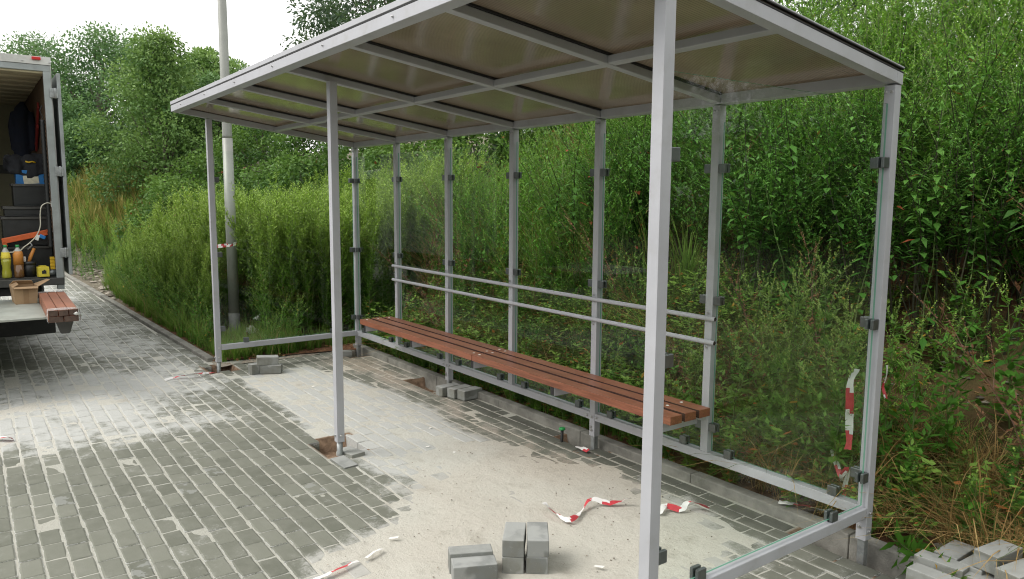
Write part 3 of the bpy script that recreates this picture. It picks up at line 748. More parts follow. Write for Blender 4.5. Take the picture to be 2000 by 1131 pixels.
# ------------------------------------------------------------------ loose paving blocks
def block_mesh():
    b = MB(); b.box((0, 0, .04), (.198, .098, .08))
    o = b.build('paving_block', M['loose'], None, .0045); COL.objects.unlink(o); return o
proto = block_mesh(); first = [True]
def block(x, y, z, ang, label, group, on_edge=False, tilt=(0, 0)):
    o = proto if first[0] else proto.copy(); first[0] = False; COL.objects.link(o)
    o.rotation_euler = (R(90)+R(tilt[0]) if on_edge else R(tilt[0]), R(tilt[1]), R(ang))
    o.location = (x, y, z+(.049 if on_edge else 0))
    return tag(o, label, 'paving block', group)
g1 = 'paving blocks stacked on the sand in front'
ua = math.degrees(math.atan2(.62, -.78))
block(-.828, -1.316, .004, ua, 'dark paving block under the pale one at the right of the stack', g1)
block(-.829, -1.314, .084, ua+2, 'pale top block at the right of the front stack', g1)
block(-.893, -1.404, .004, ua, 'lower middle block under the stained one in the front stack', g1)
block(-.890, -1.402, .084, ua-1.5, 'stained top block in the middle of the front stack', g1)
block(-.893, -1.622, .002, 65, 'block laid lengthwise at the left front of the stack', g1)
block(-1.005, -1.575, .002, 64, 'block on edge behind the left one of the front stack', g1, True)
g2 = 'paving blocks heaped at the near end of the rear kerb'
block(.352, .135, .060, 90, 'pale flat block at the back of the heap on the kerb', g2)
block(.362, -.015, .055, 4, 'flat grey block in the middle of the kerb heap', g2, False, (-3, 0))
block(.385, -.125, .035, 2, 'dark stained block at the front of the kerb heap', g2, False, (-4, 0))
block(.462, .120, .055, 88, 'block half hidden beside the raised one in the kerb heap', g2)
block(.532, .020, .035, 6, 'low block below the raised one in the kerb heap', g2)
block(.527, .118, .138, 83, 'raised block lying on top of the kerb heap', g2)
block(.645, .035, .125, 80, 'rightmost block of the kerb heap cut by the picture edge', g2)
block(.62, -.10, .03, 20, 'low front block at the right of the kerb heap', g2)
g3 = 'paving blocks left beside the far front post'
block(-5.395, -1.175, .002, 100, 'left lower block beside the far front post', g3, True)
block(-5.300, -1.075, .002, 62, 'right lower block beside the far front post', g3)
block(-5.33, -1.10, .083, 75, 'top block of the little stack by the far front post', g3, False, (2, 3))
g4 = 'paving blocks lying at the foot of a rear post'
block(-3.66, -.085, .002, 95, 'left block at the foot of the rear post under the bench', g4)
block(-3.555, -.035, .002, 97, 'front block at the foot of the rear post under the bench', g4)
block(-3.45, .0, .002, 97, 'right block at the foot of the rear post under the bench', g4)
g5 = 'loose paving blocks by the middle front post'
block(-2.745, -1.385, -.062, 6, 'tilted block by the pit of the middle front post', g5, False, (2, -3))
block(-2.60, -1.50, -.069, 4, 'pale flat block before the middle front post', g5, False, (1, 2))
block(XF+.02, -.20, -.03, 75, 'block beside the far rear corner post', None)
peg = MB(); peg.tube([(-2.13, -.09, -.08), (-2.13, -.085, .085)], .011, 8); peg.tube([(-2.13, -.085, .085), (-2.13, -.085, .098)], [.024, .02], 10, 1)
tag(peg.build('marker_peg', [M['dark'], M['green_cap']]), 'small dark peg with green head by the middle rear post', 'peg')
def scraps():
    spots = [(-2.55, -.92), (-2.35, -.83), (-.62, -1.12), (-4.55, -.95), (-2.9, -.7), (-1.42, -1.75)]
    labs = ['white chip on dusty paving behind the middle front post', 'second white chip on dusty paving inside the shelter', 'white paper scrap on sand inside the near pane', 'white chip on paving near the far front post', 'tiny pale chip on paving before the bench', 'white paper sliver on sand left of the block stack']
    for i, (x, y) in enumerate(spots):
        b = MB(); s = .014 if i not in (2, 5) else .026
        b.add([(-s, -.006, 0), (s*.7, -.009, .003), (s, .008, .006), (-s*.8, .007, .002)], [(0, 1, 2, 3)])
        tag(b.build('paper_scrap', M['litter'], None, 0, (x, y, .019 if i in (2, 5) else .005), random.uniform(0, 3)), labs[i], 'paper scrap', 'white scraps on the paving')
scraps()
bag = MB()
for k in range(5):
    c0 = Vector((random.uniform(-.12, .12), random.uniform(-.08, .08), random.uniform(.02, .2)))
    pts = [c0+Vector((random.uniform(-.08, .08), random.uniform(-.08, .08), random.uniform(-.06, .06))) for _ in range(7)]
    bm_ = bmesh.new(); [bm_.verts.new(p) for p in pts]; r_ = bmesh.ops.convex_hull(bm_, input=bm_.verts); bm_.verts.index_update()
    bag.add([v.co[:] for v in bm_.verts], [[v.index for v in f_.verts] for f_ in bm_.faces]); bm_.free()
tag(bag.build('plastic_bag', M['white_plastic'], None, 0, (-7.1, -.62, .08)), 'white crumpled plastic litter in weeds beside the lamp pole', 'litter')

# ------------------------------------------------------------------ the truck and its load
TX, TYR, TYL = -6.9, -2.585, -4.68
TR = empty('box_truck', (TX-1.7, (TYR+TYL)/2, 0), 0, 'box truck with open rear, cream ribbed ceiling and lowered tail lift', 'truck')
TI = Matrix.Translation((-(TX-1.7), -(TYR+TYL)/2, 0))
def tr(mb, name, mats, bevel=0., parent=None):
    o = mb.build(name, mats, None, bevel)
    if parent: o.parent = parent
    else: o.parent = TR; o.matrix_parent_inverse = TI
    return o
FL, CE, LEN = .88, 2.875, 3.45
b = MB(); b.b2((TX-LEN, TYR-.035, FL-.10), (TX-.055, TYR, 2.995)); b.b2((TX-LEN, TYL, FL-.10), (TX-.055, TYL+.035, 2.995))
b.b2((TX-LEN+.002, TYL+.0355, 2.935), (TX-.056, TYR-.0355, 2.997)); b.b2((TX-LEN-.03, TYL, FL-.1), (TX-LEN-.0005, TYR, 2.99))
tr(b, 'cargo_box', M['white_paint'], .006)
b = MB(); b.b2((TX-LEN+.003, TYL+.036, FL-.09), (TX-.06, TYR-.036, FL)); tr(b, 'cargo_floor', M['darkgrey'])
for ya, yb in ((TYR-.058, TYR-.0355), (TYL+.0355, TYL+.058)):
    b = MB(); b.b2((TX-LEN+.003, ya, FL+.001), (TX-.06, yb, 2.93)); tr(b, 'side_lining', M['ply'])
b = MB(); b.b2((TX-LEN+.001, TYL+.06, FL+.001), (TX-LEN+.02, TYR-.06, 2.93)); tr(b, 'front_lining', M['wallin'])
b = MB(); b.b2((TX-LEN+.0205, TYL+.06, 1.96), (TX-LEN+.05, TYR-.06, 2.07)); tr(b, 'lashing_rail', M['darkgrey'])
b = MB()
b.b2((TX-LEN+.021, TYL+.06, CE+.03), (TX-.06, TYR-.06, 2.93))
for k in range(9): b.b2((TX-LEN+.15+k*.38, TYL+.061, CE-.03), (TX-LEN+.39+k*.38, TYR-.061, CE+.0295))
tr(b, 'ceiling_lining', M['cream'], .03)
b = MB(); b.b2((TX-.05, TYR-.075, FL-.13), (TX, TYR-.012, 2.90)); b.b2((TX-.05, TYL+.012, FL-.13), (TX, TYL+.075, 2.90))
b.b2((TX-.052, TYL+.012, 2.865), (TX+.002, TYR-.012, 2.925)); rf = tr(b, 'rear_frame', M['alu'], .005)
b = MB(); b.b2((TX-.06, TYL, 2.926), (TX+.008, TYR-.004, 3.0))
for y in np.arange(TYL+.1, TYR, .22): hexbolt(b, (TX+.008, y, 2.95), (1, 0, 0), .007, 1)
tr(b, 'rear_header', [M['white_paint'], M['bolt']], .006)
b = MB(); b.b2((TX+.0085, -2.745, 2.965), (TX+.028, -2.672, 2.993)); tr(b, 'marker_lamp', M['redlens'], .004)
b = MB(); b.b2((TX-.055, TYL+.0, FL-.085), (TX+.012, TYR-.012, FL-.012)); tr(b, 'rear_sill', M['darkgrey'], .006)
b = MB(); b.b2((TX-1.02, TYR+.035, FL+.01), (TX-.01, TYR+.068, 2.86)); dr = tr(b, 'folded_door', M['alu'], .006)
for z in (2.665, 1.915, 1.115):
    h = MB(); h.b2((TX-.03, TYR-.03, z-.045), (TX+.014, TYR+.04, z+.045)); h.tube([(TX+.012, TYR+.015, z-.05), (TX+.012, TYR+.015, z+.05)], .011, 8); tr(h, 'hinge', M['galv'], .003, dr)
# tail lift
PZ = .675
b = MB(); vs = [(TX+.0, TYL+.05, PZ), (TX+.0, TYR-.02, PZ), (TX+1.38, TYR-.02, PZ), (TX+1.38, TYL+.05, PZ), (TX+.0, TYL+.05, PZ-.055), (TX+.0, TYR-.02, PZ-.055), (TX+1.38, TYR-.02, PZ-.02), (TX+1.38, TYL+.05, PZ-.02)]
b.add(vs, [(0, 1, 2, 3), (7, 6, 5, 4), (0, 4, 5, 1), (1, 5, 6, 2), (2, 6, 7, 3), (3, 7, 4, 0)]); lift = tr(b, 'tail_lift', M['lift'], .004)
b = MB(); b.box((TX+1.43, -2.74, PZ-.072), (.10, .15, .14), None, 0, (.7, .45)); tr(b, 'lift_foot', M['darkgrey'], .01, lift)
for y in (-3.05, -4.2):
    b = MB(); b.bar((TX-.5, y, .42), (TX+.7, y, PZ-.08), .07, .09); tr(b, 'lift_arm', M['dark'], .01, lift)
b = MB(); b.b2((TX-.25, TYL+.1, .31), (TX-.02, TYR-.11, .60)); b.b2((TX-2.2, TYR-.14, .33), (TX-.26, TYR-.115, .62)); b.b2((TX-LEN, TYL+.6, .5), (TX-.16, TYL+.7, .7)); b.b2((TX-LEN, TYR-.7, .5), (TX-.16, TYR-.6, .7)); b.b2((TX-LEN, TYL+.2, .70), (TX-.1, TYR-.2, .78))
tr(b, 'chassis', M['dark'], .01)
for x in (TX-2.3, TX-LEN-1.35):
    for y, s in ((TYR-.16, 1), (TYL+.16, -1)):
        w_ = MB(); w_.tube([(x, y-.11, .36), (x, y-.09, .36), (x, y+.09, .36), (x, y+.11, .36)], [.30, .355, .355, .30], 28); o = tr(w_, 'wheel', M['tyre'])
        w_ = MB(); w_.tube([(x, y+s*.112, .36), (x, y+s*.085, .36)], [.20, .14], 20); tr(w_, 'rim', M['alu'], 0, o)
b = MB(); vs = []
for y in (TYL+.12, TYR-.12): vs += [(TX-LEN-.05, y, .45), (TX-LEN-2.05, y, .45), (TX-LEN-2.1, y, 1.15), (TX-LEN-1.7, y, 1.35), (TX-LEN-1.3, y, 2.15), (TX-LEN-.05, y, 2.2)]
b.add(vs, [(0, 1, 2, 3, 4, 5), (11, 10, 9, 8, 7, 6)]+[(i, i+6, (i+1) % 6+6, (i+1) % 6) for i in range(6)]); tr(b, 'cab', M['white_paint'], .05)
b = MB()
for y in (TYL+.115, TYR-.115): b.add([(TX-LEN-.45, y, 1.4), (TX-LEN-1.55, y, 1.4), (TX-LEN-1.2, y, 2.0), (TX-LEN-.45, y, 2.02)], [(0, 1, 2, 3)])
b.add([(TX-LEN-1.71, TYL+.25, 1.40), (TX-LEN-1.71, TYR-.25, 1.40), (TX-LEN-1.37, TYR-.28, 2.07), (TX-LEN-1.37, TYL+.28, 2.07)], [(0, 1, 2, 3)])
tr(b, 'cab_window', M['carglass'])

# load
def lathe_thing(name, x, y, z, body, parts, label, cat, group=None):
    e = empty(name, (x, y, z), 0, label, cat, group)
    for nm, prof, mat in [body]+parts:
        q = MB(); q.lathe((0, 0, 0), prof, 18); q.build(nm, M[mat], e)
    return e
lathe_thing('drink_bottle', TX-.085, -3.065, FL, ('liquid_body', [(.036, 0), (.042, .01), (.042, .05), (.034, .10), (.042, .15), (.042, .185)], 'lemon'),
            [('upper_body', [(.042, .186), (.041, .20), (.032, .255), (.014, .29), (.014, .30)], 'pet'), ('label', [(.043, .19), (.0425, .20), (.0335, .252)], 'yellow'), ('cap', [(.016, .298), (.016, .322)], 'green_cap')],
            'bottle of lemon yellow drink standing in the truck opening', 'bottle', 'drink bottles on the truck floor')
lathe_thing('drink_bottle', TX-.085, -2.965, FL, ('liquid_body', [(.038, 0), (.043, .012), (.043, .13)], 'tea'),
            [('upper_body', [(.043, .131), (.043, .22), (.034, .262), (.015, .288), (.015, .298)], 'pet'), ('label', [(.0442, .128), (.0442, .225), (.036, .258)], 'orange2'), ('cap', [(.017, .296), (.017, .32)], 'green_cap')],
            'bottle of amber drink with an orange label in the truck opening', 'bottle', 'drink bottles on the truck floor')
q = MB(); q.tube([(0, 0, .002), (0, 0, .15)], [.05, .058], 20); q.tube([(0, 0, .12), (0, 0, .152)], [.06, .0605], 20)
tag(q.build('bucket', M['black'], None, 0, (TX-.12, -2.875, FL)), 'small black bucket beside the amber bottle', 'bucket')
e = empty('hand_tool', (TX-.12, -2.86, FL+.15), 0, 'orange handled cutting tool sticking out of the black bucket', 'tool')
q = MB(); q.tube([(0, -.03, -.06), (.01, .0, .05), (.015, .035, .13)], [.012, .017, .014], 10); q.build('handle', M['orange2'], e)
q = MB(); q.tube([(.01, -.02, .12), (.015, .02, .16), (.0, .0, .19)], .008, 8); q.build('head', M['galv'], e)
q = MB(); q.box((0, -.055, .02), (.03, .03, .06)); q.build('sleeve', M['white_plastic'], e, .004)
e = empty('small_box', (TX-.06, -2.768, FL), .15, 'small yellow cardboard box on the truck sill', 'box')
q = MB(); q.b2((-.04, -.047, 0), (.04, .047, .098)); q.b2((-.038, -.03, .0985), (.02, .03, .108)); q.build('carton', M['yellow'], e, .003)
q = MB(); q.b2((.0402, -.018, .03), (.0412, .02, .062)); q.b2((.0402, -.004, .062), (.0411, .012, .07)); q.build('printed_mark', M['dark'], e)
q = MB(); q.b2((-.02, -.019, 0), (.02, .019, .17))
for k in range(5): q.b2((.02, -.021, .012+k*.033), (.024, .021, .028+k*.033))
tag(q.build('spirit_level', M['yellow2'], None, .003, (TX-.11, -2.68, FL+.02)), 'short yellow ribbed tool upright in the truck corner', 'tool')
q = MB(); q.tube([(0, -.03, .035), (0, .03, .035)], .034, 16); q.tube([(0, -.031, .035), (0, -.0305, .035)], .02, 12, 1)
tag(q.build('tape_roll', [M['clamp'], M['white_plastic']], None, 0, (TX-.06, -2.688, FL)), 'small grey roll lying in the corner of the truck sill', 'roll')
q = MB()
q.b2((0, 0, 0), (.035, .016, .26)); 
q.bar((TX-.3+0, -3.08, 1.225), (TX-.3, -2.655, 1.315), .05, .055); q.v = q.v[8:]; q.f = [[i-8 for i in f] for f in q.f[6:]]; q.m = q.m[6:]; q.sm = q.sm[6:]
q.bar((TX-.3, -3.075, 1.19), (TX-.3, -3.04, 1.20), .05, .05); q.bar((TX-.3, -2.66, 1.30), (TX-.27, -2.62, 1.335), .012, .012, 1)
tag(q.build('orange_tool', [M['orange'], M['galv']], None, .006), 'long orange tool lying across black crates in the truck', 'tool')
def crate(name, x, y, z, sx, sy, sz, mat, label, lid=None):
    e = empty(name, (x, y, z), 0, label, 'crate', 'plastic crates in the truck')
    q = MB(); t = .008
    q.b2((-sx/2, -sy/2, 0), (sx/2, sy/2, .01)); q.b2((-sx/2, -sy/2, .0105), (-sx/2+t, sy/2, sz)); q.b2((sx/2-t, -sy/2, .0105), (sx/2, sy/2, sz))
    q.b2((-sx/2+t+.0003, -sy/2, .0105), (sx/2-t-.0003, -sy/2+t, sz-.001)); q.b2((-sx/2+t+.0003, sy/2-t, .0105), (sx/2-t-.0003, sy/2, sz-.001)); q.build('body', M[mat], e, .003)
    q = MB(); r = .014
    q.b2((-sx/2-r, -sy/2-r, sz-.02), (sx/2+r, -sy/2-.0003, sz+.006)); q.b2((-sx/2-r, sy/2+.0003, sz-.02), (sx/2+r, sy/2+r, sz+.006)); q.b2((sx/2+.0003, -sy/2, sz-.021), (sx/2+r, sy/2, sz+.005)); q.b2((-sx/2-r, -sy/2, sz-.021), (-sx/2-.0003, sy/2, sz+.005)); q.build('rim', M['darkgrey'], e, .003)
    if lid: q = MB(); q.b2((-sx/2+.03, -sy/2+.03, .02), (sx/2-.03, sy/2-.03, sz+lid[1])); q.build('contents', M[lid[0]], e, .012)
    return e
crate('plastic_crate', TX-.52, -2.855, FL+.002, .34, .40, .28, 'black', 'lowest black crate behind the bottles in the truck')
crate('plastic_crate', TX-.55, -2.86, FL+.29, .34, .40, .29, 'black', 'middle black crate behind the orange tool in the truck')
crate('plastic_crate', TX-.60, -2.855, FL+.59, .34, .36, .09, 'black', 'shallow dark crate holding a teal tray in the truck', ('teal', -.004))
crate('plastic_crate', TX-.72, -2.79, FL+.69, .36, .31, .22, 'black', 'topmost black crate holding the blue canister in the truck')
q = MB(); q.box((0, 0, .15), (.24, .25, .30)); q.tube([(-.0, -.07, .31), (0, -.05, .345), (0, .05, .345), (0, .07, .31)], .014, 8); o = q.build('canister', M['blue'], None, .03, (TX-.72, -2.785, FL+.755))
tag(o, 'blue plastic canister with paper label in the black crate', 'canister')
q = MB(); q.box((0, 0, 0), (.003, .135, .085), Matrix.Rotation(.08, 3, 'X')); q.build('paper_label', M['label'], o, 0, (.1225, .005, .205))
q = MB()
for k in range(7):
    a = k/6; q.tube([(random.uniform(-.04, .04), -.17+.34*a, .02), (random.uniform(.04, .1), -.16+.33*a, .10+random.uniform(-.02, .03)), (random.uniform(.0, .12), -.15+.3*a, .02+.05*abs(a-.5)), (.13, -.15+.3*a, -.09+.12*abs(a-.5))], [.05, .065, .05, .03], 8)
o = q.build('dark_jacket', M['blackfab'], None, 0, (TX-.74, -2.79, FL+1.06)); tag(o, 'dark folded jacket draped over the blue canister', 'jacket')
sm = o.modifiers.new('merge', 'REMESH'); sm.mode = 'VOXEL'; sm.voxel_size = .012; sm.use_smooth_shade = True
q = MB(); q.tube([(.145, -.03, .085), (.15, .0, .075), (.148, .03, .085), (.145, .06, .075)], .008, 6); q.build('yellow_cord', M['yellow2'], o)
q = MB()
q.tube([(0, 0, .66), (0, -.01, .58), (0, -.03, .42), (.0, -.035, .2), (0, -.03, 0)], [.02, .07, .085, .09, .075], 12); q.tube([(0, .06, .55), (.03, .08, .38), (.02, .07, .12)], [.04, .045, .035], 10); q.tube([(0, -.08, .54), (.03, -.11, .38), (.02, -.10, .12)], [.04, .045, .035], 10)
o = q.build('work_jacket', M['navy'], None, 0, (TX-1.55, -2.755, 2.06)); tag(o, 'navy work jacket hanging high on the truck side wall', 'jacket')
sm = o.modifiers.new('merge', 'REMESH'); sm.mode = 'VOXEL'; sm.voxel_size = .014; sm.use_smooth_shade = True
q = MB(); q.bar((TX-1.35, -2.665, 2.22), (TX-.75, -2.662, 2.62), .02, .07); q.bar((TX-1.30, -2.668, 2.18), (TX-.95, -2.664, 2.42), .02, .05)
tag(q.build('red_strap', M['red'], None, .006), 'red lashing strap fixed to the brown truck side wall', 'strap')
# corrugated hose / wiring along the post
for nm, pts, r, mat, lab in (('wiring_cable', [(TX-.08, -2.68, 2.55), (TX-.09, -2.70, 2.50), (TX-.08, -2.68, 2.44), (TX-.09, -2.70, 2.38), (TX-.08, -2.675, 2.30), (TX-.09, -2.69, 2.2)], .005, 'dark', 'thin curly dark wire on the inner side of the rear frame'),
                             ('corrugated_hose', [(TX-.085, -2.685, FL+.28+.0212*k) for k in range(60)], None, 'black', 'black corrugated hose running down the inner rear corner of the truck')):
    q = MB(); q.tube(pts, r if r else [.024 if k % 2 else .017 for k in range(60)], 10)
    tag(q.build(nm, M[mat]), lab, 'cable')
e = empty('power_cable', (TX-.02, -2.69, 1.59), 0, 'white power cable hanging from a socket across the truck opening', 'cable')
q = MB(); w_ = lambda y, z, x=-.03: (x, y+2.69, z-1.59)
pts = [w_(-2.665, 1.60), w_(-2.70, 1.605), w_(-2.745, 1.57), w_(-2.76, 1.48), w_(-2.765, 1.38), w_(-2.80, 1.29), w_(-2.86, 1.22), w_(-2.91, 1.18), w_(-2.95, 1.14, -.05), w_(-3.02, 1.13, -.05), w_(-3.10, 1.13, -.08)]
sp = []
for i in range(len(pts)-1):
    p0, p1, p2, p3 = [Vector(pts[min(max(j, 0), len(pts)-1)]) for j in (i-1, i, i+1, i+2)]
    for u in (0, .25, .5, .75): sp.append(.5*((2*p1)+(p2-p0)*u+(2*p0-5*p1+4*p2-p3)*u*u+(3*p1-p0-3*p2+p3)*u**3))
q.tube(sp, .0052, 8); q.build('wire', M['cable'], e)
q = MB(); q.box(w_(-2.653, 1.595, -.02), (.03, .022, .06)); q.build('socket', M['white_plastic'], e, .004)
q = MB(); q.box(w_(-2.755, 1.275, -.02), (.03, .055, .035), Matrix.Rotation(-.5, 3, 'X')); q.build('blue_plug', M['blue'], e, .006)
q = MB(); q.box(w_(-2.795, 1.268, -.02), (.028, .028, .055), Matrix.Rotation(-.35, 3, 'X')); q.build('tag_label', M['white_plastic'], e, .003)
# on the lift
e = empty('cardboard_box', (-6.62, -2.955, PZ+.001), .06, 'open cardboard box with raised flap on the tail lift', 'box')
q = MB(); vs = []
for (sx, sy, z) in ((.13, .085, 0), (.14, .10, .16)):
    vs += [(-sx, -sy, z), (sx, -sy, z), (sx, sy, z), (-sx, sy, z)]
q.add(vs, [(3, 2, 1, 0), (0, 1, 5, 4), (1, 2, 6, 5), (2, 3, 7, 6), (3, 0, 4, 7)]); o = q.build('carton', M['card'], e); md = o.modifiers.new('s', 'SOLIDIFY'); md.thickness = .004
for pts in ([(.14, -.10, .16), (.14, .10, .16), (.175, .095, .145), (.18, -.09, .15)], [(-.14, .10, .16), (.14, .10, .16), (.11, .20, .215), (-.12, .205, .20)], [(-.14, -.10, .16), (.14, -.10, .16), (.10, -.05, .185), (-.12, -.045, .185)], [(-.14, -.10, .16), (-.14, .10, .16), (-.11, .08, .195), (-.10, -.07, .20)]):
    q = MB(); q.add([Vector(p) for p in pts], [(0, 1, 2, 3)]); o = q.build('flap', M['card'], e); md = o.modifiers.new('s', 'SOLIDIFY'); md.thickness = .004
q = MB(); q.add([(.1325, -.02, .001), (.1325, .022, .001), (.1425, .024, .158), (.1425, -.022, .158)], [(0, 1, 2, 3)]); q.build('packing_tape', M['tapebrown'], e)
e = empty('plank_bundle', (-5.83, -2.755, PZ+.001), -.02, 'bundle of wrapped reddish planks overhanging the tail lift', 'planks')
for lay in range(2):
    for k in range(3 if lay else 2):
        wd = .066 if lay else .10; q = MB(); y0 = -.105+k*(.07 if lay else .106)
        q.b2((-.70+random.uniform(-.01, .01), y0, .05*lay+.001), (.70+random.uniform(-.008, .008), y0+wd, .05*lay+.048))
        o = q.build('plank', [M['plank'], M['plank_end']], e, .004)
        for p in o.data.polygons:
            if abs(p.normal.x) > .9: p.material_index = 1
for x0, x1 in ((.61, .715), (-.715, -.6)):
    q = MB(); vs = []
    for x in np.linspace(x0, x1, 6):
        j = lambda: random.uniform(-.003, .003)
        vs += [(x, -.112+j(), -.0), (x, -.113+j(), .05+j()), (x, -.108+j(), .103+j()), (x, -.03+j(), .1045+j()), (x, .05+j(), .1045+j()), (x, .112+j(), .102+j()), (x, .116+j(), .05+j()), (x, .114+j(), -.0)]
    q.add(vs, [(i*8+k, i*8+k+1, i*8+k+9, i*8+k+8) for i in range(5) for k in range(7)], 0, True); q.build('plastic_wrap', M['film'], e)
q = MB(); q.tube([(.70, .07, .062), (.72, .085, .066), (.715, .10, .06)], [.006, .016, .006], 8); q.build('wrap_knot', M['white_plastic'], e)

# ------------------------------------------------------------------ plants
class PB:
    """leaf/stem triangles with a tint per vertex"""
    def __init__(s): s.V = []; s.F = []; s.T = []; s.n = 0
    def tri(s, v, f, t): s.V.append(np.asarray(v, float)); s.F.append(np.asarray(f, int)+s.n); s.T.append(np.asarray(t, float)); s.n += len(v)
    def leaf(s, p, d, up, l, w, h, droop=.0, fold=.25):
        d = d/np.linalg.norm(d); sd = np.cross(d, up); nn = np.linalg.norm(sd)
        sd = sd/nn if nn > 1e-3 else np.array([1., 0, 0]); nr = np.cross(sd, d)
        m = p+d*l*.45-np.array([0, 0, 1])*droop*l*.18; tip = p+d*l-np.array([0, 0, 1])*droop*l*.55
        a = m-d*l*.08+sd*w/2+nr*fold*w*.5; b = m-d*l*.08-sd*w/2+nr*fold*w*.5
        r = rng.random(); t = [[r, h, 0]]*5
        s.tri([p, a, m, b, tip], [(0, 1, 2), (1, 4, 2), (0, 2, 3), (2, 4, 3)], t)
    def leaf2(s, p, d, up, l, w, h):
        d = d/np.linalg.norm(d); sd = np.cross(d, up); nn = np.linalg.norm(sd)
        sd = sd/nn if nn > 1e-3 else np.array([1., 0, 0])
        r = rng.random(); s.tri([p, p+d*l*.42+sd*w/2, p+d*l, p+d*l*.42-sd*w/2], [(0, 1, 2), (0, 2, 3)], [[r, h, 0]]*4)
    def stem(s, pts, r0, r1, hs=None):
        pts = np.asarray(pts); n = len(pts); ang = np.array([0, 2.1, 4.2]); V = []
        for i, p in enumerate(pts):
            r = r0+(r1-r0)*i/(n-1)
            for a in ang: V.append(p+np.array([math.cos(a), math.sin(a), 0])*r)
        F = []
        for i in range(n-1):
            for k in range(3):
                a, b, c, d = i*3+k, i*3+(k+1) % 3, (i+1)*3+(k+1) % 3, (i+1)*3+k; F += [(a, b, c), (a, c, d)]
        s.tri(V, F, [[.5, .3, 0]]*len(V))
    def get(s): return np.concatenate(s.V), np.concatenate(s.F), np.concatenate(s.T)
def rdir(az, el): return np.array([math.cos(az)*math.cos(el), math.sin(az)*math.cos(el), math.sin(el)])
UP = np.array([0, 0, 1.])
def curve(h, lean, n=7):
    az = rng.random()*6.28; t = np.linspace(0, 1, n); wob = rng.normal(0, .012*h, (n, 2)); wob[0] = 0
    return np.stack([lean*h*t**1.6*math.cos(az)+wob[:, 0], lean*h*t**1.6*math.sin(az)+wob[:, 1], h*t], -1)
def at(pts, t):
    f = t*(len(pts)-1); i = min(int(f), len(pts)-2); return pts[i]+(pts[i+1]-pts[i])*(f-i)
def spire(h=1., nb=16, lsize=.055, density=1., lo=.08):
    """goosefoot-like weed: upright branches, lance leaves below, knobbly seed spikes at the tips"""
    st, lf = PB(), PB(); c = curve(h, rng.uniform(.03, .14)); st.stem(c, .006*h**.5, .0015)
    az = rng.random()*6.28
    def spike(p0, d, l):
        k = int(l/.011*density)
        for i in range(k):
            t = i/max(k-1, 1); p = p0+d*l*t; a = rng.random()*6.28; e = rng.uniform(.1, .9)
            lf.leaf2(p, rdir(a, e)+d*.5, UP, rng.uniform(.012, .026)*(1.25-t*.75), rng.uniform(.008, .014), .75+.25*t)
    for i in range(nb):
        t = lo+(.92-lo)*i/nb; az += 2.4+rng.uniform(-.3, .3); p = at(c, t)
        L_ = h*(.30*(1-t)**.8+.05)*rng.uniform(.7, 1.2); el = rng.uniform(.65, 1.1); d = rdir(az, el)
        q = [p, p+d*L_*.5, p+d*L_+UP*L_*.12]; st.stem(q, .0025, .001)
        for k in range(int((3+L_*24)*density)):
            u = rng.random()**.7; pp = at(np.array(q), u); a = rng.random()*6.28; s_ = lsize*(1.15-.75*t)*(1.1-.6*u)*rng.uniform(.7, 1.3)
            lf.leaf2(pp, rdir(a, rng.uniform(-.3, .7))+d*.5, UP, s_, s_*.45, t*.8)
        if t > .35: spike(at(np.array(q), .55), (q[2]-q[1])/np.linalg.norm(q[2]-q[1]), L_*.65)
        for k in range(int(3*density)):
            s_ = lsize*1.35*(1.15-.7*t); lf.leaf2(p, rdir(az+rng.uniform(-1, 1), rng.uniform(-.4, .5)), UP, s_, s_*.42, t*.6)
    spike(at(c, .86), c[-1]-c[-2], h*.02); tip = c[-1]; dd = (c[-1]-c[-2])/np.linalg.norm(c[-1]-c[-2]); spike(at(c, .82), dd, h*.20)
    return st.get(), lf.get()
def feather(h=1.):
    """fleabane/wormwood-like weed: a dense plume of narrow upright leaves"""
    st, lf = PB(), PB(); c = curve(h, rng.uniform(.02, .10)); st.stem(c, .005, .0015); az = 0
    n = 130
    for i in range(n):
        t = .10+.9*i/n; az += 2.4; p = at(c, min(t, .999)); el = rng.uniform(-.1, .8); d = rdir(az, el)
        l = (.085*(1-t)**.5+.022)*rng.uniform(.7, 1.35); lf.leaf2(p+d*.004, d, UP, l, l*.24+.003, t)
    nb = 20
    for i in range(nb):
        t = .30+.62*i/nb; az += 2.4; p = at(c, t); L_ = h*.24*(1-t)**.6*rng.uniform(.6, 1.2); d = rdir(az, rng.uniform(.95, 1.25)); st.stem([p, p+d*L_], .002, .0008)
        for k in range(17):
            u = (k+.5)/17; a = rng.random()*6.28; l = .038*(1.2-.6*u)*rng.uniform(.7, 1.4); lf.leaf2(p+d*L_*u, rdir(a, rng.uniform(-.1, .7))+d*.4, UP, l, l*.34+.002, min(1, t+.3*u))
    return st.get(), lf.get()
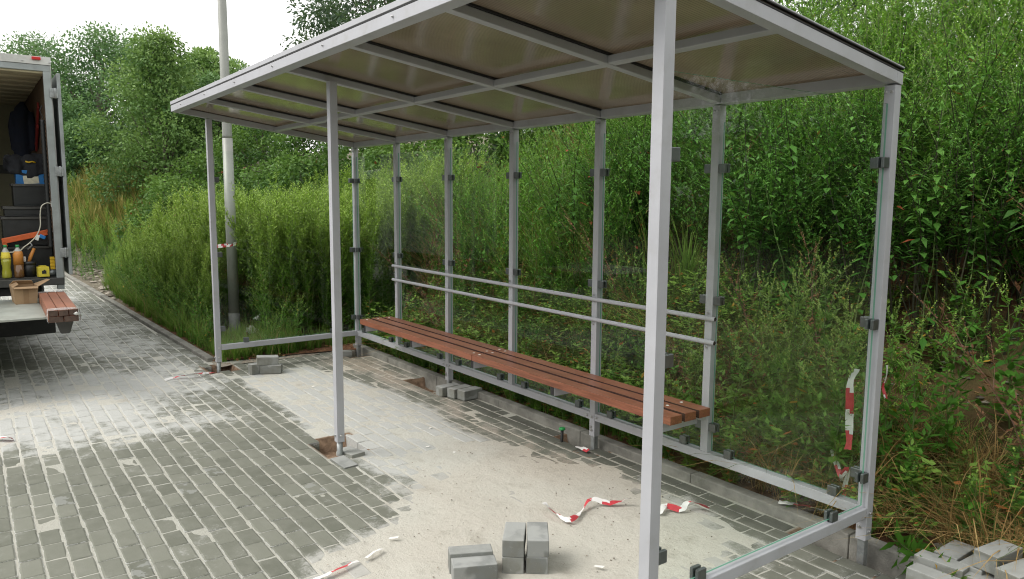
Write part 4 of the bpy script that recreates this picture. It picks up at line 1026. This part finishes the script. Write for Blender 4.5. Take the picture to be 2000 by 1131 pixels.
def broad(h=1., lo=.48):
    """big-leaved weed: pairs of toothed, drooping leaves on an upright stem"""
    st, lf = PB(), PB(); c = curve(h, rng.uniform(.05, .2)); st.stem(c, .007, .002); n = int(11+h*9); az = rng.random()*3
    for i in range(n):
        t = lo+(1-lo)*i/n; p = at(c, min(t, .999)); az += 1.57+rng.uniform(-.3, .3); s_ = (.088*(1-t)**.55+.028)*rng.uniform(.6, 1.35)
        for k in (0, 1):
            d = rdir(az+k*3.14+rng.uniform(-.25, .25), rng.uniform(-.05, .55)); pet = p+d*s_*.35; lf.leaf(pet, d-UP*.25, UP, s_, s_*rng.uniform(.36, .55), t, rng.uniform(.2, .9))
            if t < .85 and rng.random() < .8:
                d2 = rdir(az+k*3.14+rng.uniform(-.9, .9), .6)
                for u in (.5, .9, 1.3): lf.leaf(p+d2*s_*u*.5, rdir(rng.random()*6.28, .2), UP, s_*.5, s_*.24, t, .4)
    for k in range(8): lf.leaf2(c[-1]-UP*rng.random()*.03, rdir(rng.random()*6.28, rng.uniform(.3, 1.2)), UP, .035, .014, 1)
    return st.get(), lf.get()
def tuft(h=.4, n=26, spread=.5, wd=.006, seedheads=0):
    lf = PB()
    for i in range(n):
        az = rng.random()*6.28; l = h*rng.uniform(.5, 1.15); out = spread*rng.uniform(.2, 1.2); b = np.array([rng.normal(0, .02), rng.normal(0, .02), 0])
        t = np.array([0, .4, .75, 1.]); dirh = np.array([math.cos(az), math.sin(az), 0]); side = np.array([-math.sin(az), math.cos(az), 0])
        P = b+dirh*(l*out*t**1.8)[:, None]+UP*(l*(t-out*.45*t**2.4))[:, None]; w = wd*np.array([.8, 1, .7, .05])*rng.uniform(.7, 1.3); r = rng.random()
        V = np.concatenate([P+side*w[:, None]/2, P-side*w[:, None]/2]); F = []
        for k in range(3): F += [(k, k+1, k+5), (k, k+5, k+4)]
        lf.tri(V, F, np.stack([np.full(8, r), np.tile(t, 2), np.zeros(8)], -1))
        if seedheads and rng.random() < seedheads:
            for k in range(7): lf.leaf2(P[3]-UP*.012*k*.6, rdir(rng.random()*6.28, .8), UP, .02, .006, 1)
    return None, lf.get()
def herb(h=.3):
    st, lf = PB(), PB()
    for s in range(5):
        c = curve(h*rng.uniform(.5, 1.1), rng.uniform(.2, .8), 5); st.stem(c, .003, .001)
        for i in range(22):
            t = rng.random(); l = .042*rng.uniform(.5, 1.3); lf.leaf2(at(c, min(t, .99)), rdir(rng.random()*6.28, rng.uniform(-.2, .5)), UP, l, l*.55, t)
    return st.get(), lf.get()
def scatter(name, protos, pts, scales, mats, label, cat, lean=.12, parts=(0, 1), zs=None, bias=None):
    """many plants joined into one mass"""
    pts = np.asarray(pts); n = len(pts); which = rng.integers(0, len(protos), n); Vs = []; Fs = []; Ts = []; Ms = []; off = 0
    for j, pr in enumerate(protos):
        idx = np.nonzero(which == j)[0]
        if not len(idx): continue
        a = rng.random(len(idx))*6.28; s = scales[idx]; lx, ly = rng.normal(0, lean, (2, len(idx)))
        if bias is not None: lx += bias[0]; ly += bias[1]
        pb = rng.random(len(idx))
        for pi in parts:
            if pr[pi] is None: continue
            V, F, T = pr[pi]
            x = V[:, 0][None]*np.cos(a)[:, None]-V[:, 1][None]*np.sin(a)[:, None]; y = V[:, 0][None]*np.sin(a)[:, None]+V[:, 1][None]*np.cos(a)[:, None]; z = np.repeat(V[:, 2][None], len(idx), 0)
            x = x+lx[:, None]*z*(.4+z); y = y+ly[:, None]*z*(.4+z)
            P = np.stack([x, y, z], -1)*s[:, None, None]+pts[idx][:, None]
            T2 = np.repeat(T[None], len(idx), 0).copy(); T2[..., 2] = pb[:, None]
            k = len(V); Fs.append((F[None]+(np.arange(len(idx))*k)[:, None, None]).reshape(-1, 3)+off); Vs.append(P.reshape(-1, 3)); Ts.append(T2.reshape(-1, 3)); Ms.append(np.full(len(F)*len(idx), pi)); off += k*len(idx)
    if len(mats) == 1: mi = None
    else: mi = np.concatenate(Ms)
    o = np_mesh(name, np.concatenate(Vs), np.concatenate(Fs), np.concatenate(Ts), mats, mi)
    return tag(o, label, cat, kind='stuff')
def sample(n, x0, x1, y0, y1, keep=None, sink=.02):
    x = rng.uniform(x0, x1, n*6); y = rng.uniform(y0, y1, n*6)
    k = (np.where(x > -5.97, y > .16, y > path_edge(x)+.12-5*np.clip((-17.4-x)/5, 0, 1)))
    k &= ~((x > -6.0) & (y < .16))
    if keep is not None: k &= keep(x, y)
    x = x[k][:n]; y = y[k][:n]; return np.stack([x, y, land(x, y)-sink], -1)
def pole_clear(x, y):
    t = np.clip((x-px_)/1.6, 0, 1); return (np.hypot(x-px_, y-py_) > .3) & ~((x > px_) & (np.abs(y-(py_-.277*(x-px_))) < .3))
SP = [spire(1.5, 17, .068) for _ in range(6)]; SPs = [spire(.75, 11, .062) for _ in range(5)]; SPB = [spire(1.5, 18, .078, 1., .42) for _ in range(5)]; SPF = [spire(1.5, 11, .07, .6) for _ in range(3)]; FE = [feather(1.5) for _ in range(6)]; BR = [broad(1.3) for _ in range(6)]
TU = [tuft(.42) for _ in range(5)]; TUT = [tuft(.95, 30, .42, .009, .3) for _ in range(5)]; HE = [herb(.30) for _ in range(5)]; ST = [tuft(.45, 22, random.uniform(1.0, 1.5), .0045) for _ in range(5)]; HG = [tuft(.8, 60, .45, .014) for _ in range(4)]
S = lambda n, a, b: rng.uniform(a, b, n)
LS = [M['stem_green'], M['leaf_spire']]
# bright thicket left of the shelter
def left_h(p):
    x, y = p[:, 0], p[:, 1]; e = y-path_edge(x)
    return np.clip(.35+e*.75, .35, 1.0)*np.clip((x+15.5)/4, .45, 1)
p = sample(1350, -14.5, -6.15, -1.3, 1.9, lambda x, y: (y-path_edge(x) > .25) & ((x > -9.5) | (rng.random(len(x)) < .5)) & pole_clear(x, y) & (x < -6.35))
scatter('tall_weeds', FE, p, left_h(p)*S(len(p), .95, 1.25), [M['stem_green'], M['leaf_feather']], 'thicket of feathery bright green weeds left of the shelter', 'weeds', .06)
p = sample(420, -13.5, -6.1, -1.35, .3, lambda x, y: (y-path_edge(x) < 1.0) & pole_clear(x, y))
scatter('low_weeds', SPs, p, S(len(p), .45, 1.0), LS, 'low leafy weeds along the path edging', 'weeds', .2)
# slope behind the shelter: spires, broad leaves, tall grass
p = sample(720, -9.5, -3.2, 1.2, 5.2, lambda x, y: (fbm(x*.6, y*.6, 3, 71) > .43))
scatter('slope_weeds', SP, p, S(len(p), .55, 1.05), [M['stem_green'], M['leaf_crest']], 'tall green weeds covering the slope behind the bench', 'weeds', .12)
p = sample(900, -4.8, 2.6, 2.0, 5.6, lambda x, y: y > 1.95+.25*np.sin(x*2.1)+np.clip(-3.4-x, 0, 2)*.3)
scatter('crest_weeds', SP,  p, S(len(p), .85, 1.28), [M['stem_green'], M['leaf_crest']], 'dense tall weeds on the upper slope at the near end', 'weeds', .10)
p = sample(330, -4.4, 2.2, 1.6, 3.0, lambda x, y: y > 1.55+.22*np.sin(x*2.1+.6)+np.clip(-3.2-x, 0, 2)*.35)
scatter('bank_weeds', SPB, p, S(len(p), .6, 1.05), [M['stem_dark'], M['leaf_bank']], 'leafy weeds mixed in along the top of the bank', 'weeds', .16, bias=(0, -.1))
p = sample(230, 2.6, 7.5, 1.2, 5.)
scatter('side_weeds', SPF, p, S(len(p), .9, 1.35), [M['stem_green'], M['leaf_crest']], 'tall weeds on the slope beyond the right picture edge', 'weeds', .1)
p = sample(330, -4.6, 2.2, 1.45, 2.9, lambda x, y: y > 1.5+.22*np.sin(x*2.1+.6)+np.clip(-3.2-x, 0, 2)*.35)
scatter('broad_weeds', BR, p, S(len(p), .7, 1.3), [M['stem_dark'], M['leaf_broad']], 'dark broad leaved weeds hanging over the bare bank', 'weeds', .14, bias=(.02, -.10))
p = sample(190, -7.8, -2.6, 1.5, 3.8)
scatter('slope_grass', TUT, p, S(len(p), .6, 1.15), [M['blade'], M['blade']], 'long pale grass leaning down the slope', 'grass', .2, bias=(.1, -.2))
p = sample(330, -6.9, .9, .3, 2.3, lambda x, y: ((x < -1.1) | ((rng.random(len(x)) < .14) & (x < .0))) & ((y > .8) | (rng.random(len(x)) < .3)))
scatter('mixed_weeds', SPs, p, S(len(p), .45, 1.15), LS, 'young mixed weeds behind the rear rail', 'weeds', .18)
p = sample(1900, -6.0, 1.6, .16, 2.0, lambda x, y: (x < -.9) | ((rng.random(len(x)) < .22) & ((y < .8) | (x < -.3))))
scatter('ground_herbs', HE, p, S(len(p), .6, 1.4), [M['stem_green'], M['leaf_herb']], 'low green and rusty herbs covering the soil', 'herbs', .15)
p = sample(1000, -6.0, 1.8, .15, 2.2, lambda x, y: (fbm(x*1.3, y*1.3, 3, 81) > .46) & ((x < -1.) | (rng.random(len(x)) < .22)))
scatter('grass', TU, p, S(len(p), .35, .95), [M['blade'], M['blade']], 'green grass tufts behind the kerb', 'grass', .2)
p = sample(900, -13.5, -5.95, -1.45, .6, lambda x, y: (y-path_edge(x) < .9) & pole_clear(x, y))
scatter('grass', TU, p, S(len(p), .45, 1.1), [M['blade'], M['blade']], 'green grass tufts edging the path', 'grass', .2)
p = np.concatenate([sample(130, -7.4, -6.05, -1.35, -.2, lambda x, y: ~pole_clear(x, y) & (np.hypot(x-px_, y-py_) > .12)), sample(150, -6.35, -6.05, -1.38, .2)])
scatter('grass', TU, p, S(len(p), .3, .7), [M['blade'], M['blade']], 'short grass round the foot of the lamp pole', 'grass', .25)
p = np.concatenate([sample(210, -.75, 1.3, .2, .95), sample(90, -6., -.6, .2, 1.5, lambda x, y: fbm(x*1.0, y*1.0, 3, 83) > .55), sample(50, -6.9, -5.2, 1.2, 2.2)])
scatter('dry_grass', ST, p, S(len(p), .45, 1.25), [M['straw'], M['straw']], 'dry straw coloured grass lying on the bank', 'dry grass', .35)
p = sample(480, -26, -17.6, -3.5, 1.0, lambda x, y: (land(x, y) > .3) & (y < 1.0-(x+16)*-.08))
scatter('hill_grass', HG, p, S(len(p), .7, 1.35), [M['hillgrass'], M['hillgrass']], 'yellowed long grass on the far slope', 'grass', .15)
p = sample(420, -24, -12.5, -1.4, 1.6, lambda x, y: (y-path_edge(x) > .7) & (fbm(x*.6, y*.6, 3, 77) > .45))
p = np.concatenate([p, sample(260, -24, -14.5, -2.6, .4, lambda x, y: (land(x, y) < .55))])
scatter('far_weeds', FE+SPs, p, S(len(p), .35, .85), [M['stem_green'], M['leaf_spire']], 'green weeds at the far end of the path', 'weeds', .1)

dead = []
for cx, cy, sx, sy, n in ((-6.4, 1.75, .45, .25, 26), (-5.9, 3.1, .5, .4, 20), (-3.0, 2.6, .4, .3, 14), (-4.9, 1.0, .8, .3, 14), (-9.6, 2.2, .6, .4, 16), (-1.6, .8, .8, .3, 10), (.4, .9, .5, .4, 8), (-4.2, 2.3, 1.2, .5, 14)):
    x = rng.normal(cx, sx, n); y = np.maximum(rng.normal(cy, sy, n), .3); dead.append(np.stack([x, y, land(x, y)-.02], -1))
p = np.concatenate(dead)
scatter('dead_weeds', SPs+SP[:2], p, S(len(p), .45, 1.0), [M['stem_red'], M['dead_weed']], 'rusty dead weeds among the green ones on the slope', 'dead weeds', .2)
p = np.concatenate([sample(50, -6.9, -5.8, 1.2, 2.0), sample(22, -5.4, -2.6, 1.3, 2.4), sample(10, -3.2, -1.6, .8, 1.5)])
scatter('dry_grass', TUT, p, S(len(p), .45, .9), [M['straw'], M['straw']], 'dry bent grass hanging down the slope behind the panes', 'dry grass', .3, bias=(.1, -.3))
# fallen leaves and rubble
def litter():
    n = 1500; x = rng.uniform(-6., 1.6, n); y = rng.uniform(.14, 1.5, n)**1.0; k = (x > -.8) | (rng.random(n) < .55); x, y = x[k], y[k]
    x = np.concatenate([x, rng.uniform(-6.2, -5.9, 60), rng.uniform(-5.9, -4.5, 60)]); y = np.concatenate([y, rng.uniform(-1.4, .2, 60), rng.uniform(.10, .3, 60)])
    pb = PB()
    for a, b in zip(x, y):
        l = rng.uniform(.015, .06); p_ = np.array([a, b, float(land(a, b))+rng.uniform(.004, .03)]); pb.leaf(p_, rdir(rng.random()*6.28, rng.uniform(-.3, .5)), UP+rng.normal(0, .5, 3), l, l*rng.uniform(.3, .7), rng.random(), .2)
    V, F, T = pb.get(); T[:, 2] = np.repeat(rng.random(len(V)//5), 5); tag(np_mesh('fallen_leaves', V, F, T, M['dead_leaf']), 'brown fallen leaves and husks on the soil', 'leaf litter', kind='stuff')
litter()
def rubble(name, n, x0, x1, y0, y1, s0, s1, mat, label, cat):
    V = []; F = []; off = 0
    base = np.array([(0, 0, 1), (.9, 0, .3), (.28, .86, .35), (-.73, .53, .25), (-.73, -.53, .4), (.28, -.86, .2), (0, 0, -.6)]); fc = np.array([(0, 1, 2), (0, 2, 3), (0, 3, 4), (0, 4, 5), (0, 5, 1), (6, 2, 1), (6, 3, 2), (6, 4, 3), (6, 5, 4), (6, 1, 5)])
    for i in range(n):
        s = rng.uniform(s0, s1)*rng.random()**1.2+s0*.4; a = rng.random()*6.28; b = base*rng.uniform(.7, 1.3, base.shape)*np.array([1, 1, .6])*s
        x = rng.uniform(x0, x1); y = rng.uniform(y0, y1); c, sn = math.cos(a), math.sin(a)
        V.append(np.stack([b[:, 0]*c-b[:, 1]*sn+x, b[:, 0]*sn+b[:, 1]*c+y, b[:, 2]+float(land(x, y))+.002], -1)); F.append(fc+off); off += 7
    V = np.concatenate(V); tag(np_mesh(name, V, np.concatenate(F), np.repeat(rng.random((n, 3)), 7, 0), mat), label, cat, kind='stuff')
rubble('rubble', 900, -22, -11.5, -1.6, .1, .02, .12, M['stone'], 'grey rubble and gravel beside the far path', 'rubble')
rubble('pebbles', 700, -.9, 1.6, .15, 2.1, .004, .035, M['stone'], 'small pale stones scattered on the bare bank', 'pebbles')
rubble('pebbles', 260, -6., -.9, .14, .7, .004, .025, M['stone'], 'small pale stones behind the kerb', 'pebbles')

# single plants one can tell apart
def plant(name, gen, x, y, s, rz, mats, label, group, lean=(0, 0), z=None):
    e = empty(name, (x, y, float(land(x, y))-.01 if z is None else z), rz, label, 'weed', group)
    st, lf = gen
    for nm, g, mt in (('stem', st, mats[0]), ('leaves', lf, mats[1])):
        if g is None: continue
        V, F, T = g; V = V*s; V = V.copy(); V[:, 0] += lean[0]*V[:, 2]; V[:, 1] += lean[1]*V[:, 2]; T = T.copy(); T[:, 2] = rng.uniform(.3, .8)
        np_mesh(nm, V, F, T, mt, None, e)
    return e
G1 = 'pale seeding weeds behind the near rear pane'
for i, (x, y, h, lab) in enumerate([(-.47, .55, 1.44, 'tallest pale seeding weed behind the near rear pane'), (-.60, .48, 1.32, 'pale seeding weed left of the tallest one behind the pane'), (-.72, .42, 1.30, 'pale seeding weed with drooping top behind the near rear pane'), (-1.08, .50, 1.28, 'single pale weed just right of a short rear post'),
                                    (-.36, .45, 1.12, 'shorter pale weed next to the near rear corner post'), (-.85, .62, .95, 'bushy middle sized weed behind the near rear pane'), (-1.30, .45, .78, 'short weed at the foot of a short rear post'), (-.55, .72, 1.1, 'pale weed half hidden behind the tallest ones')]):
    plant('seeding_weed', spire(h-.02, 26, .075, 1.5), x, y-.12, 1., random.random()*6, [M['stem_green'], M['leaf_pale']], lab, G1, (random.uniform(-.08, .08), random.uniform(-.05, .05)))
G2 = 'young weeds on the bank right of the shelter'
for i, (x, y, h, lab) in enumerate([(-.17, .48, 1.12, 'tall leafy weed touching the right side of the corner post'), (-.04, .58, .98, 'second leafy weed right of the corner post'), (.02, .75, .92, 'slender weed above the dry grass on the bank'), (-.10, 1.0, .95, 'weed with a seeding tip before the dark hollow'), (.16, 1.15, .85, 'weed on bare soil under the dark hollow'), (.36, .95, .8, 'leafy weed near the right picture edge'), (.42, .55, .62, 'low bushy weed behind the block heap'), (.30, .40, .40, 'small weed just behind the block heap'), (-.05, .40, .5, 'small weed beside the dry grass'), (.55, .75, .75, 'weed at the far right of the bank')]):
    plant('young_weed', spire(h, 15, .085, 1.1), x, y, 1., random.random()*6, LS, lab, G2, (random.uniform(-.15, .15), random.uniform(-.12, .05)))
G3 = 'broad leaved weeds leaning out of the dark bank'
for i, (x, y, h, lab) in enumerate([(-.28, 1.45, 1.25, 'broad leaved weed highest on the dark bank'), (.0, 1.5, 1.2, 'broad leaved weed with pale tips on the dark bank'), (.18, 1.35, 1.15, 'broad leaved weed near the right edge of the dark bank'), (-.55, 1.5, 1.3, 'broad leaved weed behind the top of the corner post'), (-.95, 1.45, 1.25, 'broad leaved weed seen through the near rear pane'), (-1.4, 1.5, 1.2, 'broad leaved weed behind the short rear post')]):
    plant('broad_leaved_weed', broad(h, .12), x, y, 1., random.random()*6, [M['stem_green'], M['leaf_bank']], lab, G3, (random.uniform(-.05, .1), random.uniform(-.2, -.05)))
G4 = 'single plumes rising from the left thicket'
for i, (x, y, h, lab) in enumerate([(-8.2, -.2, 2.15, 'tallest feathery plume right of the lamp pole'), (-9.0, -.35, 2.0, 'feathery plume just left of the lamp pole'), (-7.2, .2, 2.05, 'feathery plume midway between pole and rear corner'), (-6.7, .65, 1.95, 'feathery plume beside the far rear corner post'), (-10.2, -.3, 1.85, 'feathery plume left of the far front post')]):
    plant('feathery_weed', feather(h), x, y, 1., random.random()*6, [M['stem_green'], M['leaf_feather']], lab, G4, (random.uniform(-.05, .05), 0))
# fallen stalk on the kerb, rusty dock by the path
plant('fallen_weed', feather(.75), .02, .17, 1., 0, [M['stem_green'], M['leaf_spire']], 'green weed stalk fallen across the kerb by the block heap', None, (.0, -.0), .07).rotation_euler = (R(8), R(88), R(-20))
plant('dock_plant', spire(1.25, 16, .05, 1.6), -13.2, -.35, 1., 1., [M['stem_red'], M['straw']], 'rusty brown seeding dock beside the far path', None)
plant('dock_plant', spire(.8, 14, .05, 1.6), -13.8, -.75, 1., 2., [M['stem_red'], M['straw']], 'smaller rusty dock nearer the far path', None)

for x, y, h, lab in ((-4.95, .17, .5, 'leafy weed spilling over the kerb near the far rear corner'), (-4.70, .16, .42, 'small weed spilling over the kerb beside the first one'), (-5.35, .18, .42, 'small weed by the far rear corner post')):
    plant('kerb_weed', spire(h, 12, .05, 1.3), x, y, 1., random.random()*6, LS, lab, 'weeds spilling over the kerb', (.1, -.55))
# shrubs and trees
def crown(clumps, n, ls, flat=.75, wid=.5, seed=None):
    """leaf sprays around clump centres (x, y, z, radius)"""
    Vs = []; tot = sum(c[3]**2 for c in clumps); T = []
    zmin = min(c[2]-c[3] for c in clumps); zmax = max(c[2]+c[3] for c in clumps)
    for cx, cy, cz, r in clumps:
        k = max(8, int(n*r*r/tot)); d = rng.normal(0, 1, (k, 3)); d /= np.linalg.norm(d, axis=1)[:, None]
        rad = r*rng.random(k)**.38*(1+.28*(rng.random(k)-.5)); P = np.array([cx, cy, cz])+d*rad[:, None]*np.array([1, 1, flat])
        ax = d*.7+rng.normal(0, .6, (k, 3)); ax[:, 2] -= .25; ax /= np.linalg.norm(ax, axis=1)[:, None]
        sd = np.cross(ax, rng.normal(0, .5, (k, 3))+UP); sd /= np.linalg.norm(sd, axis=1)[:, None]+1e-9
        l = ls*rng.uniform(.6, 1.4, k)[:, None]; w = l*wid
        Vs.append(np.stack([P, P+ax*l*.45+sd*w/2, P+ax*l, P+ax*l*.45-sd*w/2], 1).reshape(-1, 3))
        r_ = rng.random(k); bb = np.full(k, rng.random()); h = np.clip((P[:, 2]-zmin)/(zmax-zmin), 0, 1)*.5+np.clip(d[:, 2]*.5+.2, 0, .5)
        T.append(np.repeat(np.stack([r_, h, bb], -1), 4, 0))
    V = np.concatenate(Vs); F = np.arange(len(V)).reshape(-1, 4); F = np.concatenate([F[:, [0, 1, 2]], F[:, [0, 2, 3]]])
    return V, F, np.concatenate(T)
def tree(name, x, y, h, rad, n, ls, mat, label, cat='tree', group=None, trunk=.12, base=None, shape='round', lobes=26, low=.25, wid=.5, z=None):
    z0 = float(land(x, y))-.1 if z is None else z
    e = empty(name, (x, y, z0), 0, label, cat, group); cl = []; limbs = MB()
    tp = [Vector((0, 0, 0))]
    for i in range(1, 6): tp.append(Vector((random.uniform(-.04, .04)*h*.6, random.uniform(-.04, .04)*h*.6, h*.9*i/5)))
    tk = MB(); tk.tube(tp, [trunk*(1-.8*i/5) for i in range(6)], 8)
    for i in range(lobes):
        t = low+(1-low)*(i+.5)/lobes; prof = {'round': math.sin(math.pi*min(1, (t-low)/(1-low)*.86+.14))**.7, 'cone': (1.08-(t-low)/(1-low))**.85, 'bush': math.sqrt(max(.08, 1-((t-low)/(1-low))**2))}[shape]
        a = i*2.4+random.uniform(-.5, .5); rr = rad*prof*random.uniform(.45, 1.0); r = rad*random.uniform(.22, .42)*(.6+.4*prof)
        c = (math.cos(a)*rr, math.sin(a)*rr, h*t-r*.3, r); cl.append(c)
        if i % 2 == 0:
            k = max(1, min(4, int(t*4.2))); s_ = tp[k-1 if k > 1 else 1]; limbs.tube([s_, (s_+Vector(c[:3]))/2+Vector((0, 0, -.08*h*.3)), Vector(c[:3])], [trunk*.35*(1-.7*t)+.008, trunk*.22*(1-.6*t)+.006, .006], 6)
    cl.append((0, 0, h*.93, rad*.25))
    tk.build('trunk', M['bark'], e); limbs.build('limbs', M['bark'], e)
    V, F, T = crown(cl, n, ls, wid=wid); np_mesh('crown', V, F, T, M[mat], None, e)
    return e
GT = 'trees closing the end of the path'
BT = lambda x, y, h, r, lab, n=26000, ls=.108, mat='treeA', low=.1, shape='round': tree('broadleaf_tree', x, y, h, r, n, ls, mat, lab, group=GT, lobes=46, trunk=.05*h**.8, low=low, shape=shape, wid=.55)
BT(-33.2, -.9, 6.5, 2.9, 'dark tree at the left edge behind the truck roof')
BT(-29.3, .9, 5.1, 2.8, 'dark round tree right of the truck top', 22000)
BT(-31.4, 2.6, 5.2, 2.8, 'dark tree behind the light slender tree')
BT(-29.6, 4.6, 4.5, 2.2, 'dark tree just left of the lamp pole')
BT(-31.0, 6.2, 4.3, 2.2, 'lower dark tree right of the lamp pole', 17000)
BT(-27.2, -.9, 3.9, 2.0, 'fresh green young tree beside the truck door', 16000)
BT(-24.0, -.15, 2.2, 1.3, 'dense dark bush low beside the truck door', 12000, .12, 'treeA', .04, 'bush')
BT(-24.5, 3.2, 3.6, 2.1, 'mid green tree between the slender tree and the lamp pole', 20000, .12, 'treeB')
BT(-21.0, 2.7, 2.5, 1.5, 'low green tree behind the far roof corner', 16000, .11, 'treeA', .05, 'bush')
tree('slender_tree', -19.9, .95, 4.3, 2.2, 26000, .085, 'treeB', 'slender light green tree rising above the others', group=None, lobes=54, trunk=.08, shape='cone', low=.06, wid=.6)
tree('tall_tree', -14.6, 5.0, 7.0, 2.2, 26000, .105, 'treeC', 'tall grey green tree above the roof edge', lobes=40, trunk=.16, low=.22, wid=.45)
tree('tall_tree', -17.0, 4.4, 4.2, 1.3, 5500, .11, 'treeC', 'open young tree left of the tall grey green one', lobes=24, trunk=.08, low=.25, wid=.45)
tree('dark_tree', -7.6, 9.0, 5.8, 2.0, 9000, .12, 'treeC', 'dark tree above the near roof edge', lobes=30, trunk=.14, low=.2)
tree('dark_tree', -4.2, 9.5, 5.6, 2.0, 9000, .12, 'treeC', 'dark tree behind the weeds at the right', lobes=30, trunk=.14, low=.2)
tree('dark_tree', -11.0, 7.4, 5.0, 2.2, 10000, .12, 'treeA', 'dark tree hidden behind the middle of the roof', lobes=30, trunk=.14, low=.15)
def added_treeline():  # unseen trees, added to keep bright sky out of the pane reflections
    cl = []; tk = MB()
    for i in range(52):
        x = -62+(i % 26)*2.9+(1.4 if i > 25 else 0)+random.uniform(-.5, .5); y = (-25 if i < 26 else -28)+random.uniform(-1, 1); h = random.uniform(5.5, 8.5)
        if i % 5 == 4: x, y = 11+random.uniform(0, 9), -9+i*.42
        tk.tube([(x, y, -.2), (x+.1, y, h*.5), (x, y+.1, h*.85)], [.16, .11, .03], 6)
        for k in range(12):
            t = -.02+1.02*k/12; r = random.uniform(.8, 1.25); a = random.random()*6.28; rr = 1.7*math.sin(math.pi*min(1, t*.85+.12)); cl.append((x+math.cos(a)*rr, y+math.sin(a)*rr, h*t, r*1.35))
    V, F, T = crown(cl, 60000, .55); o = np_mesh('added_treeline', V, F, T, M['treeA']); tag(o, 'unseen dark trees added out of view to darken the pane reflections', 'trees', kind='stuff')
    t_ = tk.build('trunks', M['bark'], o)
added_treeline()
GB = 'bramble bushes on the slope'
for i, (x, y, h, r, lab) in enumerate([(-11.9, 1.9, 2.0, 1.25, 'bramble bush right of the lamp pole under the roof'), (-11.3, 3.0, 2.1, 1.3, 'bramble bush left of the middle front post'), (-13.6, 1.7, 2.0, 1.3, 'bramble bush left of the lamp pole'), (-9.9, 2.5, 1.75, 1.0, 'bramble bush with rusty leaves by the far rear corner post'),
                                       (-14.8, 2.9, 2.0, 1.4, 'bramble bush uphill behind the lamp pole'), (-15.2, 1.0, 1.7, 1.1, 'bramble bush left of the far front post'), (-9.2, 3.8, 1.8, 1.2, 'bramble bush uphill behind the far rear panes'), (-12.6, 4.4, 2.2, 1.5, 'large bramble bush high on the slope'), (-16.6, 2.6, 2.0, 1.4, 'bramble bush below the small light tree'),
                                       (-7.4, 4.6, 1.6, 1.2, 'bramble bush above the slope weeds'), (-17.3, 1.25, 1.7, 1.3, 'bramble bush at the foot of the slender light tree'), (-16.0, .45, 1.9, 1.2, 'bramble bush at the left end of the thicket')]):
    tree('bramble_bush', x, y, h, r, 10000, .075, 'bramble', lab, 'bush', GB, .03, shape='bush', lobes=30, low=.02, wid=.6)
for i, (x, y, z) in enumerate([(-9.35, 2.05, 1.95), (-9.2, 1.9, 1.7), (-6.2, 1.9, 2.05), (-9.6, 2.0, 1.85)]):
    q = PB()
    for k in range(9): q.leaf2(np.zeros(3), rdir(k*.7, .5), UP, .05, .04, 1)
    V, F, T = q.get(); tag(np_mesh('pink_flower', V, F, T, M['flower']), ['pink bloom by the far rear corner post', 'lower pink bloom by the far rear corner post', 'pink bloom right of the fourth rear post', 'faded pink bloom among the brambles'][i], 'flower', 'pink blooms on the slope').location = (x, y, z)

# ------------------------------------------------------------------ light and camera
w = bpy.data.worlds.new('World'); scene.world = w; w.use_nodes = True; nt = w.node_tree; nt.nodes.clear()
sun_el, sun_az = R(47), R(205)          # high behind thin cloud, from the open road side
sky = nt.nodes.new('ShaderNodeTexSky'); sky.sky_type = 'NISHITA'; sky.sun_disc = False; sky.sun_elevation = sun_el; sky.sun_rotation = sun_az; sky.air_density = 1.2; sky.dust_density = 4.; sky.altitude = 100
hs = nt.nodes.new('ShaderNodeHueSaturation'); hs.inputs['Saturation'].default_value = .22; L(nt, sky.outputs[0], hs.inputs['Color'])
mx = nt.nodes.new('ShaderNodeMix'); mx.data_type = 'RGBA'; mx.inputs[0].default_value = .72; L(nt, hs.outputs[0], mx.inputs[6]); mx.inputs[7].default_value = (12.9, 12.75, 12.5, 1)
bg = nt.nodes.new('ShaderNodeBackground'); bg.inputs['Strength'].default_value = .15; L(nt, mx.outputs[2], bg.inputs[0])
wo = nt.nodes.new('ShaderNodeOutputWorld'); L(nt, bg.outputs[0], wo.inputs[0])
sd = bpy.data.lights.new('sun', 'SUN'); sd.energy = 2.3; sd.angle = R(30); sd.color = (1, .955, .89)
so = bpy.data.objects.new('sun', sd); COL.objects.link(so)
dv = Vector((math.sin(sun_az)*math.cos(sun_el), math.cos(sun_az)*math.cos(sun_el), math.sin(sun_el)))
so.rotation_euler = dv.to_track_quat('Z', 'Y').to_euler(); so.location = (0, -8, 12)

cam = bpy.data.cameras.new('camera'); co = bpy.data.objects.new('camera', cam); COL.objects.link(co)
r_ = Vector((.58693708, .80960864, .00622171)); u_ = Vector((-.10232856, .06655715, .99252154)); f_ = Vector((-.80313992, .58318436, -.12191094))
co.matrix_world = Matrix(((r_.x, u_.x, -f_.x, 1.763), (r_.y, u_.y, -f_.y, -3.35165), (r_.z, u_.z, -f_.z, 1.68842), (0, 0, 0, 1)))
cam.sensor_width = 36; cam.lens = 36*1464.56/2000; cam.clip_end = 2000; cam.clip_start = .05
scene.camera = co
scene.view_settings.view_transform = 'Standard'; scene.view_settings.look = 'None'; scene.view_settings.exposure = 0
scene.cycles.use_denoising = True; scene.cycles.filter_width = 1.1
scene.cycles.max_bounces = 7; scene.cycles.diffuse_bounces = 3; scene.cycles.glossy_bounces = 3; scene.cycles.transmission_bounces = 4; scene.cycles.transparent_max_bounces = 24
scene.cycles.caustics_reflective = False; scene.cycles.caustics_refractive = False
